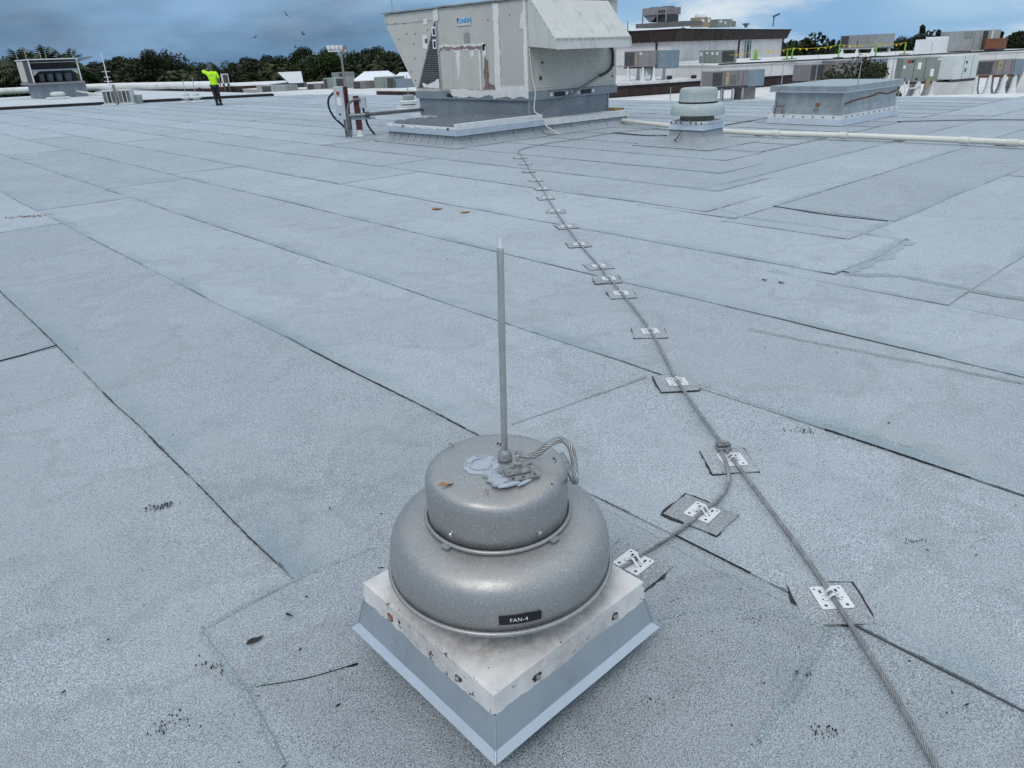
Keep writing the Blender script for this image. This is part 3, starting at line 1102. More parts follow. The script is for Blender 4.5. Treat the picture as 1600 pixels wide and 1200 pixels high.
# the old adhesive pad stuck beside the rod base
padc = at_z(752, 727, .640) - Vector(FAN)
pts = []
for k in range(40):
    a = 2 * PI * k / 40
    r_ = .048 * (1 + .10 * wob(math.cos(a) * 2, math.sin(a) * 2, 1.5, 4))
    pts.append((padc.x + r_ * math.cos(a), padc.y + r_ * math.sin(a)))
pad = MB().prism(pts, 'z', .6385, .6435).build('adhesive_pad', 'sealant_grey', fan, bevel=.002, label='pale blue grey ring of old sealant')
pts = []
for k in range(30):
    a = 2 * PI * k / 30
    r_ = .030 + (.010 if 40 < k * 12 < 300 else 0)
    pts.append(Vector((padc.x + .030 * math.cos(a), padc.y + .028 * math.sin(a), .6455)))
MB().tube(pts[4:26], .0035, 6).build('sealant_bead', 'sealant_grey', pad, smooth='all')
for k in range(14):
    a = random.uniform(0, 2 * PI)
    r_ = random.uniform(.028, .044)
    c_ = Vector((padc.x + r_ * math.cos(a), padc.y + r_ * math.sin(a), .6435))
    MB().lathe([(.0045, -.002), (.0042, .002), (.0025, .0042), (0, .005)], 8, c_).build('sealant_lump', 'sealant_grey', pad, smooth='all')

# ------------------------------------------------------------------ lightning rod on the fan
rb = at_z(789, 716, .645)
rod = thing('lightning_rod', 'tall aluminium lightning rod standing on top of the near silver fan', 'lightning rod', (rb.x, rb.y, .6405))
MB().tube([(0, 0, .012), (.004, -.004, .30), (.009, -.008, .567), (.0093, -.0082, .583)], .0085, 14, rf=lambda t: .0087 if t < .9 else .0030).build('rod', 'alu', rod, smooth=True)
tip = MB().tube([(.009, -.008, .565), (.0093, -.0082, .590)], .0088, 14, rf=lambda t: .0089 - .0062 * t).build('tip', 'alu_white', rod, smooth=True)
MB().lathe([(.0200, .004), (.0185, .012), (.0165, .024), (.0125, .030), (.0095, .032)], 18).build('socket', 'cast', rod, smooth=True)
e1 = Vector((.733, -.680, 0))          # to the right in the picture
e2 = Vector((.66, .72, 0))             # away from the camera


def oriented(mb, c, ang):
    rot = Matrix.Rotation(ang, 3, 'Z')
    mb.v = [tuple(rot @ Vector(p) + Vector(c)) for p in mb.v]
    return mb


ang = math.atan2(e1.y, e1.x) + R(17)
pc = at_z(808, 739, .645) - Vector((rb.x, rb.y, .645))
pm = holed_plate(rr_poly(.105, .074, .010), [rr_poly(.009, .009, .004, 3, x, y) for x, y in ((-.042, -.026), (-.018, -.028), (.008, -.028), (.040, -.024), (.042, .024), (-.042, .006))], .004)
rot = Matrix.Rotation(ang, 3, 'Z')
for v in pm.vertices:
    v.co = rot @ v.co + Vector((pc.x, pc.y, .006))
link('base_plate', pm, 'cast', rod)
oriented(MB().box(-.034, .034, -.018, .018, .008, .0165), (pc.x, pc.y, 0), ang).build('clamp_block', 'cast', rod, bevel=.003)
bp = rot @ Vector((.006, .014, 0)) + Vector((pc.x, pc.y, 0))
MB().tube([bp + Vector((0, 0, .012)), bp + Vector((0, 0, .046))], .0045, 10).build('clamp_bolt', 'zinc', rod, smooth=True)
MB().tube([bp + Vector((0, 0, .0165)), bp + Vector((0, 0, .0255))], .0095, 6).build('nut', 'zinc', rod)
for (x, y, sx, sy, h) in ((-.058, -.004, .024, .020, .011), (-.050, -.026, .024, .013, .013), (-.028, -.040, .034, .009, .007), (-.066, .020, .020, .018, .014), (-.040, .030, .026, .014, .008), (.012, -.041, .026, .006, .005)):
    c_ = rot @ Vector((x, y, 0)) + Vector((pc.x, pc.y, 0))
    mb = MB().lathe([(1, -.15), (.96, .3), (.75, .72), (.4, .95), (0, 1)], 14)
    mb.v = [(p[0] * sx * (1 + .5 * wob(p[0], p[1], 1.6, x * 40)), p[1] * sy * (1 + .5 * wob(p[0], p[1], 1.6, y * 90)), p[2] * h * (1 + .5 * wob(p[0], p[1], 2.2, x * 70))) for p in mb.v]
    oriented(mb, c_, ang + random.uniform(-.5, .5)).build('sealant_bead', 'sealant_grey', rod, smooth='all')

# ------------------------------------------------------------------ conductors on the roof
CZ = .022
CR = .0083
main_px = [(1520, 1290), (1465, 1200), (1395, 1080), (1345, 1000), (1300, 930), (1252, 860), (1200, 790), (1142, 712), (1060, 597), (1017, 517), (972, 458), (950, 432), (937, 415), (905, 380), (885, 352), (868, 328), (855, 308), (848, 294), (838, 280), (828, 266), (822, 255), (815, 245), (810, 236), (822, 231), (855, 224), (895, 218), (930, 212), (965, 206.5), (1000, 203), (1030, 200)]
mp_ = []
for (a, b) in main_px:
    p = at_z(a, b, CZ)
    p.z = CZ
    mp_.append(p)
path = spline(mp_, .012)
near = [p for p in path if p.length < 5.2 + CAM_H * .2]
cut = len(near)
pm_ = MB()
strands(pm_, path[:cut + 1], CR, 7, .095, 6)
far_path = spline(mp_, .10)
far_path = [p for p in far_path if p.length > path[cut].length - .06]
pm_.tube([Vector((p.x + .012 * wob(p.x, p.y, 1.1), p.y + .012 * wob(p.y, p.x, 1.1), p.z)) for p in far_path], CR * .95, 6)
mc = pm_.build('main_cable', 'cable', None, smooth='all')
tag(mc, 'long stranded grey cable running from the bottom right to the big rooftop unit', 'cable')

br = [rb + Vector((0, 0, .010)) + e1 * .050, at_z(835, 711, .662), at_z(858, 694, .690), at_z(878, 687, .700), at_z(892, 700, .685), at_z(897, 724, .655), at_z(898, 752, .600)]
br = [rb * 1 + e1 * .03 + Vector((0, 0, -.641 + .641 + .012))] + br[1:]
e_c = Vector((FAN[0], FAN[1], 0))
br += [e_c + Vector((.30, .045, .52)), e_c + Vector((.335, .03, .42)), e_c + Vector((.355, .02, .24)), e_c + Vector((.375, .0, .09)), e_c + Vector((.44, -.015, .024))]
for (a, b) in ((985, 879), (1010, 860), (1060, 829), (1097, 800), (1122, 780), (1136, 760), (1139, 742), (1134, 722), (1128, 706)):
    p = at_z(a, b, CZ)
    p.z = CZ
    br.append(p)
pb = MB()
strands(pb, spline(br, .008), CR * 1.12, 7, .085, 6)
tag(pb.build('branch_cable', 'cable', None, smooth='all'), 'stranded branch cable curving off the fan top down to the cable splice', 'cable')

# adhesive clips, each on its own cut patch
clip_px = [((1305, 935), 0), ((1149, 718), 0), ((1062, 597), 0), ((1017, 517), 0), ((973, 458), 0), ((953, 435), 0), ((938, 415), 0), ((907, 381), 0), ((886, 353), 0), ((868, 329), 0), ((857, 309), 0), ((848, 294), 0), ((838, 281), 0), ((828, 267), 0), ((822, 255.5), 0), ((815.5, 246), 0)]
ORD = ['nearest', 'second', 'third', 'fourth', 'fifth', 'sixth', 'seventh', 'eighth', 'ninth', 'tenth', 'eleventh', 'twelfth', 'thirteenth', 'fourteenth', 'fifteenth', 'farthest']
slot = [rr_poly(.008, .020, .0038, 3, -.026, .026), rr_poly(.008, .020, .0038, 3, .026, .028), rr_poly(.020, .008, .0038, 3, -.024, -.008), rr_poly(.020, .008, .0038, 3, .026, -.004),
        rr_poly(.011, .011, .005, 3, -.034, -.036), rr_poly(.011, .011, .005, 3, .034, -.036), rr_poly(.009, .009, .004, 3, -.040, .040), rr_poly(.009, .009, .004, 3, .040, .040)]
clip_me = holed_plate(rr_poly(.104, .104, .007), slot, .0016)
glue_me = MB().prism(rr_poly(.086, .078, .012), 'z', -.0022, -.0012).mesh('glue')


def strap_mesh(y, w, dz):
    mb = MB()
    pr = [(-.030, .001), (-.018, .003), (-.0125, .012), (-.006, .0195), (0, .0218), (.006, .0195), (.0125, .012), (.020, .004), (.030, .0012)]
    for i in range(len(pr) - 1):
        (a, b), (c, d) = pr[i], pr[i + 1]
        mb.hexa([(a, y, b + dz), (c, y, d + dz), (c, y + w, d + dz), (a, y + w, b + dz)], [(a, y, b + .0016 + dz), (c, y, d + .0016 + dz), (c, y + w, d + .0016 + dz), (a, y + w, b + .0016 + dz)])
    return mb.mesh('strap', weld=True)


strap_a, strap_b = strap_mesh(-.016, .010, 0), strap_mesh(.008, .010, 0)


def clip(p, ang, label, wide=.20, dep=.21, dx=0, dy=0, twist=0, up=0.0):
    c, s = math.cos(ang + twist), math.sin(ang + twist)
    out = [(-wide / 2 + dx, -dep / 2 + dy), (wide / 2 + dx, -dep / 2 + dy), (wide / 2 + dx, dep / 2 + dy), (-wide / 2 + dx, dep / 2 + dy)]
    out = [(p.x + c * a - s * b, p.y + s * a + c * b) for a, b in out]
    membrane_piece(out, .0078 + up, edge=.008, jag=.008, step=.022)
    t = thing('cable_clip', label, 'cable clip', (p.x, p.y, .0140 + up), ang, 'cable clips holding the lightning cable')
    link('plate', clip_me, 'alu_white', t)
    link('adhesive', glue_me, 'rubber', t)
    for sm in (strap_a, strap_b):
        link('strap', sm, 'alu_white', t)
    return t


for i, ((a, b), _) in enumerate(clip_px):
    p = at_z(a, b, .012)
    q = min(range(len(path) - 1), key=lambda k: (path[k].xy - p.xy).length)
    t_ = (path[min(q + 6, len(path) - 1)] - path[max(0, q - 6)])
    an = math.atan2(t_.y, t_.x) - PI / 2
    c_ = path[q]
    off = Vector((c_.x, c_.y, 0))
    lab = ORD[i] + (' white cable clip along the main cable, counted from the camera' if i else ' white cable clip on the main cable, largest, at lower right')
    if i == len(clip_px) - 1:
        lab = 'farthest white cable clip on the main cable, near the platform'
    clip(off, an, lab, random.uniform(.185, .215), random.uniform(.18, .21), random.uniform(-.02, .01), random.uniform(-.03, .0), random.uniform(-.12, .12))
for (a, b, lab, da) in ((1097, 802, 'white cable clip midway on the curving branch cable', .15), (990, 880, 'white cable clip on the branch cable beside the fan corner', .1)):
    p = at_z(a, b, .012)
    clip(Vector((p.x, p.y, 0)), math.atan2(-.02, .35) - PI / 2 + da, lab, .22, .17, 0, -.01, 0, .0035)

# splice where the branch meets the main cable
sp_ = at_z(1128, 697, .02)
q = min(range(len(path) - 1), key=lambda k: (path[k].xy - sp_.xy).length)
t_ = path[q + 4] - path[q - 4]
an = math.atan2(t_.y, t_.x) - PI / 2
spl = thing('cable_splice', 'grey bolted splice clamp joining the branch cable to the main cable', 'splice clamp', (path[q].x - .012, path[q].y - .006, .012), an)
MB().box(-.032, .032, -.022, .022, .0, .016).build('block', 'cast', spl, bevel=.004)
MB().box(-.030, .030, -.016, .016, .0205, .030).build('clamp_plate', 'cast', spl, bevel=.003)
MB().tube([(0, .004, .010), (0, .004, .046)], .0045, 10).tube([(0, .004, .030), (0, .004, .038)], .0095, 6).build('bolt', 'zinc', spl)

# thin dark leads behind the second fan
for i, l in enumerate(([(958, 207), (985, 209.5), (1012, 211.5), (1040, 211.5), (1050, 206), (1056, 200)], [(1130, 196), (1165, 190), (1200, 184), (1205, 178), (1208, 168)], [(1402, 190), (1480, 188), (1560, 187), (1660, 188)])):
    pts = []
    for (a, b) in l:
        z = .02
        p = at_z(a, b, z)
        pts.append(p)
    if i == 1:
        g = pts[2]
        pts[3] = Vector((15.60, 8.45, .25))
        pts[4] = Vector((15.62, 8.42, .70))
    if i == 0:
        pts[4] = Vector((11.36, 8.02, .10))
        pts[5] = Vector((11.42, 7.95, .25))
    lab = ['thin dark cable branching from the main cable to the grey green fan', 'thin dark cable from the grey green fan to the metal box', 'thin dark cable on the roof right of the metal box'][i]
    tag(MB().tube(spline(pts, .08), .011, 6).build('thin_cable', 'thin_cable', None, smooth='all'), lab, 'cable')

# ------------------------------------------------------------------ the big rooftop unit
UX, UY = 11.5, 11.92
u = thing('rooftop_unit', 'large beige air conditioning unit with DAIKIN logo and sloping intake hood', 'air conditioner', (UX, UY, .30))
PX1, PY0 = 2.80, -.32
MB().box(.02, 2.62, .02, 3.98, .0, .385).build('base_curb', 'curb_metal', u)
for a, b in (((0, 0, 0), (0, 0, .385)), ((2.60, 0, 0), (2.60, 0, .385))):
    MB().bar(Vector(a) + Vector((.012, .012, 0)), Vector(b) + Vector((.012, .012, 0)), .03, .03).build('corner_trim', 'galv', u)
MB().box(-.03, 2.90, -.03, 4.05, .388, .555).build('base_rail', 'curb_metal', u)
for yy in (.35, 1.9, 2.55):
    MB().box(-.034, -.02, yy, yy + .24, .43, .51).build('fork_slot', 'black', u)
for xx in (.75, 1.62):
    MB().box(xx, xx + .34, -.034, -.02, .43, .52).build('fork_slot', 'black', u)
for xx in (.63, 1.12, 1.30, 1.5, 2.0):
    MB().box(xx, xx + .07, -.0335, -.03, .44, .51).build('rail_sticker', 'unit_white', u)
# casing: rear block is the box with the hood, front block carries the slanted coil
MB().box(0, 2.88, 0, 3.02, .558, 2.33).build('casing', 'unit_beige', u, bevel=.01)
MB().prism([(3.03, .558), (4.02, .558), (5.15, 2.12), (5.15, 2.32), (3.03, 2.32)], 'x', .002, 2.878).build('coil_section', 'unit_beige', u)
lid = MB()
ny = 26
for i in range(ny + 1):
    y = -.04 + 5.24 * i / ny
    z = 2.335 + .014 * wob(y, 3, 1.7)
    lid.v += [(-.05, y, z), (-.05, y, z + .03), (2.93, y, z + .05), (2.93, y, z + .01)]
for i in range(ny):
    o = 4 * i
    lid.f += [(o, o + 1, o + 5, o + 4), (o + 1, o + 2, o + 6, o + 5), (o + 2, o + 3, o + 7, o + 6), (o + 3, o, o + 4, o + 7)]
lid.f += [(0, 3, 2, 1), (4 * ny, 4 * ny + 1, 4 * ny + 2, 4 * ny + 3)]
lid.build('top_panel', 'unit_grey', u)
MB().tube([(.1, 4.9, 2.34), (.1, 4.92, 2.98)], .012, 8).build('lightning_rod', 'alu', u)
# triangular coil seen through the side: frame and each fin row
cz0, cz1 = .60, 2.06
MB().prism([(3.06, cz0), (3.98, cz0), (3.09, cz1)], 'x', -.004, .003).build('coil_backing', 'coil', u)
nf = 30
for i in range(nf):
    z = cz0 + .03 + (cz1 - cz0 - .06) * i / nf
    yl = 3.98 - (3.98 - 3.09) * (z - cz0) / (cz1 - cz0) - .01
    MB().box(-.016, -.005, 3.07, yl, z, z + .026).build('coil_fin', 'coil_lines', u)
MB().prism([(3.70, .59), (4.00, .59), (3.12, 2.10), (3.07, 2.10), (3.92, .60)], 'x', -.012, -.004).build('coil_frame', 'unit_beige', u)
MB().box(-.020, -.004, 3.03, 4.0, .557, .62).build('coil_sill', 'unit_beige', u)
for z in (1.52, 1.79):
    MB().box(-.024, -.017, 3.06, 3.20, z - .03, z + .17).build('outlet_plate', 'unit_white', u)
    MB().box(-.028, -.0245, 3.08, 3.16, z, z + .13).build('outlet_hole', 'black', u)
# doors and seams of the long face (normal -X)
MB().box(-.010, -.001, 1.53, 2.92, .60, 1.44).build('access_door', 'unit_beige', u, bevel=.004)
MB().box(-.008, -.001, .12, .84, .66, 2.30).build('access_door', 'unit_beige', u, bevel=.004)
MB().box(-.012, -.001, 2.985, 3.035, .558, 2.32).build('panel_seam', 'unit_grey', u)


def smear(pts, name, m, t0, t1, axis='x', step=.05, jag=.025):
    """irregular sheet of trowelled sealant on a panel; pts in the panel's plane"""
    out = []
    n = len(pts)
    sd = random.random() * 70
    for i in range(n):
        a, b = Vector(pts[i]), Vector(pts[(i + 1) % n])
        k = max(1, int((b - a).length / step))
        for q in range(k):
            p = a.lerp(b, q / k)
            p += Vector((jag * wob(p.x, p.y, 9, sd), jag * wob(p.x, p.y, 9, sd + 5)))
            out.append((p.x, p.y))
    return MB().prism(out, axis, t0, t1).build(name, m, u)


smear([(.86, .56), (1.04, .56), (1.02, 2.30), (.84, 2.30)], 'sealant_smear', 'sealant_white', -.016, -.0095)
smear([(1.34, 1.40), (2.98, 1.46), (2.96, 1.56), (1.30, 1.54)], 'sealant_smear', 'sealant_white', -.018, -.0105)
smear([(1.40, 1.43), (2.94, 1.47), (2.93, 1.52), (1.36, 1.50)], 'rust_stain', 'sealant_rusty', -.021, -.0185, jag=.05)
smear([(1.26, .58), (1.36, .58), (1.42, 1.50), (1.32, 1.55)], 'sealant_smear', 'sealant_white', -.018, -.0105)
smear([(1.08, .57), (1.44, .57), (1.40, .72), (1.33, 1.32), (1.27, 1.20), (1.26, .72), (1.12, .70)], 'rust_stain', 'sealant_rusty', -.023, -.0185, jag=.06)
smear([(1.50, .60), (1.56, .60), (1.56, 1.42), (1.50, 1.42)], 'sealant_smear', 'sealant_white', -.016, -.0105, jag=.02)
smear([(2.28, .90), (2.33, .78), (2.36, 1.38), (2.50, 1.44), (2.20, 1.44)], 'sealant_smear', 'sealant_white', -.016, -.0105, jag=.03)
smear([(1.75, 1.30), (1.80, 1.24), (1.85, 1.40), (1.90, 1.44), (1.70, 1.44)], 'sealant_smear', 'sealant_white', -.016, -.0105, jag=.03)
smear([(.00, .54), (.11, .54), (.10, 2.32), (.05, 2.32), (.0, 1.6)], 'sealant_smear', 'sealant_white', -.014, -.0015, jag=.02)
smear([(.10, .60), (.86, .58), (.86, .68), (.10, .68)], 'sealant_smear', 'sealant_white', -.015, -.0085, jag=.02)
smear([(-.02, .43), (.20, .48), (.45, .42), (.70, .47), (1.0, .41), (1.25, .50), (1.6, .42), (1.9, .45), (2.3, .42), (2.6, .48), (2.62, .60), (-.02, .60)], 'sealant_smear', 'sealant_white', -.038, -.031, jag=.035)
smear([(.07, 1.75), (.20, 1.80), (.16, 2.05), (.08, 2.1)], 'sealant_smear', 'sealant_white', -.016, -.0085, jag=.02)
smear([(2.92, 2.08), (3.14, 2.06), (3.12, 2.32), (2.94, 2.32)], 'sealant_smear', 'sealant_white', -.018, -.0125, jag=.03)
smear([(3.38, 2.02), (3.52, 2.02), (3.52, 2.14), (3.38, 2.14)], 'sticker', 'unit_white', -.008, -.0005, jag=.003)
smear([(3.40, 1.46), (3.62, 1.52), (3.60, 1.80), (3.44, 1.78)], 'sticker', 'unit_white', -.008, -.0005, jag=.02)
MB().box(-.0115, -.0085, 3.42, 3.52, 1.62, 1.72).build('sticker', 'coil_lines', u)
smear([(3.06, .62), (3.7, .64), (3.74, .74), (3.5, .70), (3.06, .84)], 'sealant_smear', 'sealant_white', -.026, -.0175, jag=.02)
MB().box(-.0125, -.0105, 1.86, 2.04, 1.58, 1.78).build('faded_notice', 'unit_grey', u)
for (y, z) in ((3.4, 1.9), (3.9, 1.84), (4.3, 2.08), (4.7, 2.1), (5.05, 2.12), (4.25, 1.85), (4.0, 1.3), (4.2, 1.0), (4.05, .8), (4.6, 1.75), (1.2, 2.0), (.5, 2.05), (2.5, .78), (3.98, 1.62)):
    MB().tube([(.003, y, z), (-.008, y, z)], .016, 8).build('screw', 'coil', u)
MB().box(-.003, .0015, 3.03, 5.13, 2.085, 2.1).build('panel_seam', 'unit_grey', u)
# maker's plate
lg = MB().box(-.018, -.0105, 1.77, 2.27, 1.93, 2.10).build('logo_plate', 'unit_pale', u)
tm = text_mesh('DAIKIN', .135, .002, .95, .004)
for v in tm.vertices:
    v.co = Vector((-.0195 - v.co.z, 1.965 - v.co.x * .92, 2.022 + v.co.y))
link('lettering', tm, 'ink_blue', lg)
MB().prism([(2.25, 2.085), (2.25, 2.00), (2.20, 2.085)], 'x', -.0215, -.0185).build('logo_mark', 'black', lg)
MB().prism([(2.245, 1.985), (2.19, 2.085), (2.17, 2.085), (2.21, 1.96)], 'x', -.0215, -.0185).build('logo_mark', 'ink_blue', lg)
# right-hand face (normal -Y): hood
hx0, hx1 = .03, 2.42
hd = .82
hoodm = MB()
zt, zb, zl = 2.31, 1.44, 1.37
hp = [(0, zt), (-.10, zt), (-hd + .04, 1.55), (-hd, 1.36), (-hd + .03, 1.36), (-hd + .06, 1.53), (-.09, zt - .03), (0, zt - .03)]
hood_o = MB().prism(hp, 'x', hx0, hx1).build('intake_hood', 'unit_hood', u)
for x in (hx0 - .008, hx1 + .002):
    MB().prism([(-.001, zt), (-.10, zt - .002), (-hd + .03, 1.545), (-hd + .01, 1.37), (-.001, 1.44)], 'x', x, x + .006).build('hood_cheek', 'unit_hood', hood_o)
MB().bar((hx0, -hd + .02, 1.560), (hx1, -hd + .02, 1.560), .012, .012).build('hood_seam', 'unit_grey', hood_o)
for i in range(12):
    x = hx0 + .06 + (hx1 - hx0 - .12) * i / 11
    MB().disc((x, -hd + .01, 1.535), (0, -1, .2), .010, .008, 6).build('rivet', 'coil', hood_o)
for i in range(6):
    f_ = (i + .5) / 6
    MB().disc((hx0 - .002, -.10 - (hd - .14) * f_, zt - .03 - (zt - 1.55) * f_), (-1, 0, 0), .010, .010, 6).build('rivet', 'coil', hood_o)
MB().box(.10, 2.80, -.008, -.0015, .62, 1.40).build('lower_panel', 'unit_beige', u, bevel=.003)
for i in range(9):
    MB().disc((2.72, -.008, .66 + i * .083), (0, -1, 0), .013, .006, 6).build('screw', 'coil', u)
for (x, z, r_) in ((.42, 1.12, .035), (.36, .82, .05), (2.76, 1.0, .05), (2.74, .75, .03)):
    MB().disc((x, -.0085, z), (0, -1, 0), r_, .003, 7).build('scuff', 'rust' if x < 1 else 'coil', u)
pts = spline([(2.60, -.05, 1.42), (2.66, -.07, 1.25), (2.62, -.09, 1.0), (2.45, -.10, .86), (2.15, -.10, .78)], .05)
MB().tube(pts, .034, 10).build('flex_conduit', 'rubber', u, smooth='all')
MB().tube([(2.22, -.10, .80), (.06, -.16, .06)], .026, 10).build('conduit', 'conduit', u, smooth=True)
MB().tube(spline([(.03, -.02, 1.42), (.06, -.05, .9), (.10, -.10, .55), (.02, -.14, .2), (.0, -.34, .10), (.04, -.46, -.10), (.20, -.72, -.28)], .06), .012, 6).build('drain_lead', 'pvc', u, smooth='all')

# platform that the unit stands on
pf = thing('unit_platform', 'low membrane flashed platform with white metal edge under the large unit', 'platform', (9.2, 11.55, 0))
pw, pd = 2.30, 2.35
prof = [(.0, .245), (.010, .11), (.06, .045), (.20, .012), (.26, .010)]
mb = MB()
for (e_, z) in prof:
    mb.v += [(-e_, -e_, z), (pw + e_, -e_, z), (pw + e_, pd + e_, z), (-e_, pd + e_, z)]
for i in range(len(prof) - 1):
    for k in range(4):
        mb.f.append((4 * i + k, 4 * (i + 1) + k, 4 * (i + 1) + (k + 1) % 4, 4 * i + (k + 1) % 4))
mb.f.append((0, 1, 2, 3))
mb.build('base_flashing', 'membrane_flash', pf)
mb = MB()
for (e_, z) in ((.0, .225), (.010, .11), (.06, .045), (.20, .012), (.26, .010)):
    mb.v += [(pw - .02, -e_, z), (5.15 + e_, -e_, z), (5.15 + e_, 4.75 + e_, z), (pw - .02 - e_, 4.75 + e_, z)]
for i in range(4):
    for k in range(4):
        mb.f.append((4 * i + k, 4 * (i + 1) + k, 4 * (i + 1) + (k + 1) % 4, 4 * i + (k + 1) % 4))
mb.f.append((0, 1, 2, 3))
mb.build('base_flashing', 'membrane_flash', pf)
MB().box(pw + .034, 5.18, -.028, 4.78, .226, .300).build('deck_board', 'flash_white', pf)
for k in range(9):       # vertical laps of the base flashing
    y = .12 + k * .25
    MB().tube([(-.004, y, .20), (-.016, y + .01, .10), (-.07, y + .02, .05)], .003, 5).build('flashing_lap', 'bitumen', pf)
for k in range(8):
    x = .3 + k * .58
    MB().tube([(x, -.004, .20), (x + .01, -.016, .10), (x + .02, -.07, .05)], .003, 5).build('flashing_lap', 'bitumen', pf)
MB().box(-.03, pw + .03, -.03, pd + .03, .246, .355).build('deck_board', 'flash_white', pf)
for (a, b) in (((-.045, -.045), (-.045, pd)), ((-.045, -.045), (pw + .02, -.045))):
    MB().bar((a[0], a[1], .262), (b[0], b[1], .262), .012, .115).build('drip_edge', 'flash_pale', pf)
MB().bar((pw + .05, -.05, .245), (5.19, -.05, .225), .012, .09).build('drip_edge', 'flash_white', pf)
MB().box(-.032, pw, -.032, .055, .355, .425).build('edge_trim', 'flash_white', pf)
for i in range(6):
    y = .2 + i * .38
    MB().box(-.0535, -.051, y, y + random.uniform(.05, .16), .300, .350).build('coating_patch', 'sealant_white' if i % 4 else 'rust', pf)
nr = 8
mb = MB()
for i in range(nr * 2):    # ribbed metal cover on the open part of the platform
    x = .02 + i * 2.24 / (nr * 2)
    z = .357 + (.055 if i % 2 else 0)
    mb.v += [(x, .06, z), (x + .09, .06, z), (x, pd - .05, z), (x + .09, pd - .05, z)]
for i in range(nr * 2):
    o = 4 * i
    mb.f.append((o, o + 1, o + 3, o + 2))
    if i < nr * 2 - 1:
        mb.f.append((o + 1, o + 4, o + 6, o + 3))
mb.build('ribbed_cover', 'slate_metal', pf)
MB().box(4.95, 5.30, .2, .6, .301, .345).build('timber_block', 'wood', pf)

# ------------------------------------------------------------------ switch posts left of the unit
el_ = thing('switch_stand', 'grey disconnect switch box mounted on maroon posts beside the large unit', 'switch box', (9.14, 15.49, 0))
el_.rotation_euler.z = math.atan2(-.68, .733)          # local x to the right as seen from the camera
MB().box(-.20, .02, -.14, .10, .39, 1.09).build('switch_box', 'box_grey', el_, bevel=.01)
MB().box(-.045, -.035, -.1, .09, .4, 1.08).build('box_seam', 'conduit', el_)
MB().box(-.13, -.07, -.152, -.1385, .92, .99).build('warning_sticker', 'red_plate', el_)
MB().box(-.14, -.04, -.148, -.1385, .70, .86).build('rating_plate', 'unit_white', el_)
MB().box(-.13, -.09, -.150, -.1385, .50, .53).build('latch', 'black', el_)
MB().box(.02, .05, -.10, .10, .42, 1.09).build('switch_handle', 'maroon', el_, bevel=.006)
MB().box(.005, .085, -.02, .06, .14, 1.08).build('post', 'maroon', el_)
MB().box(.20, .32, -.03, .09, .15, .88).build('post', 'maroon', el_)
MB().lathe([(.12, .012), (.085, .03), (.075, .15)], 14, (.26, .03, 0)).build('post_flashing', 'flash_white', el_, smooth=True)
MB().lathe([(.13, .012), (.09, .03), (.08, .15)], 14, (.03, .02, 0)).build('post_flashing', 'flash_white', el_, smooth=True)
MB().box(.33, .48, -.05, .05, .62, .86).build('junction_box', 'box_grey', el_, bevel=.008)
for x in (-.04, .02, .07):
    MB().tube([(x, -.08, .42), (x, -.08, .02)], .025, 8).build('conduit', 'conduit', el_, smooth=True)
MB().tube(spline([(-.20, -.05, .98), (-.34, -.06, .85), (-.36, -.06, .66), (-.28, -.06, .46), (-.13, -.06, .30), (-.06, -.06, .22)], .05), .024, 8).build('flex_conduit', 'rubber', el_, smooth='all')
MB().tube(spline([(.07, -.10, .2), (.06, -.12, .5), (.10, -.12, .70), (.22, -.10, .80), (.36, -.06, .80)], .05), .028, 8).build('flex_conduit', 'conduit', el_, smooth='all')
MB().tube(spline([(.40, .0, .63), (.42, .0, .45), (.48, .0, .22), (.60, .0, .04)], .05), .024, 8).build('flex_conduit', 'rubber', el_, smooth='all')
MB().tube([(.06, -.09, .47), (.55, -.09, .48)], .045, 10).build('strut_pipe', 'conduit', el_, smooth=True)
MB().tube([(.46, -.09, .48), (.54, -.09, .485)], .065, 10).build('coupling', 'coil', el_, smooth=True)
MB().bar((.0, -.03, .40), (.66, -.03, .40), .05, .05).build('strut', 'galv', el_)
end_ = Vector((11.5, 15.9, .42))
loc = Matrix.Rotation(-el_.rotation_euler.z, 3, 'Z') @ (end_ - Vector((9.06, 15.56, 0)))
MB().tube([(.52, -.09, .485), tuple(loc)], .042, 10).build('conduit_run', 'conduit', el_, smooth=True)


# ------------------------------------------------------------------ roof ventilators
def square_curb(t, hw, z0, z1, zc, cant=.35, m_f='flash_pale', m_c='flash_white'):
    mb = MB()
    prof = [(hw, z0), (hw + .02, z0 * .55), (hw + cant * .35, .05), (hw + cant, .011)]
    for (e_, z) in prof:
        mb.v += [(-e_, -e_, z), (e_, -e_, z), (e_, e_, z), (-e_, e_, z)]
    for i in range(len(prof) - 1):
        for k in range(4):
            mb.f.append((4 * i + k, 4 * (i + 1) + k, 4 * (i + 1) + (k + 1) % 4, 4 * i + (k + 1) % 4))
    mb.build('base_flashing', 'membrane_flash', t)
    lo, hi = hw + .035, hw + .005
    MB().hexa([(-lo, -lo, z0 - .02), (lo, -lo, z0 - .02), (lo, lo, z0 - .02), (-lo, lo, z0 - .02)], [(-hi, -hi, z1), (hi, -hi, z1), (hi, hi, z1), (-hi, hi, z1)]).build('curb_flashing', m_f, t)
    MB().box(-hi - .012, hi + .012, -hi - .012, hi + .012, z1 - .002, zc).build('curb_cap', m_c, t, bevel=.006)


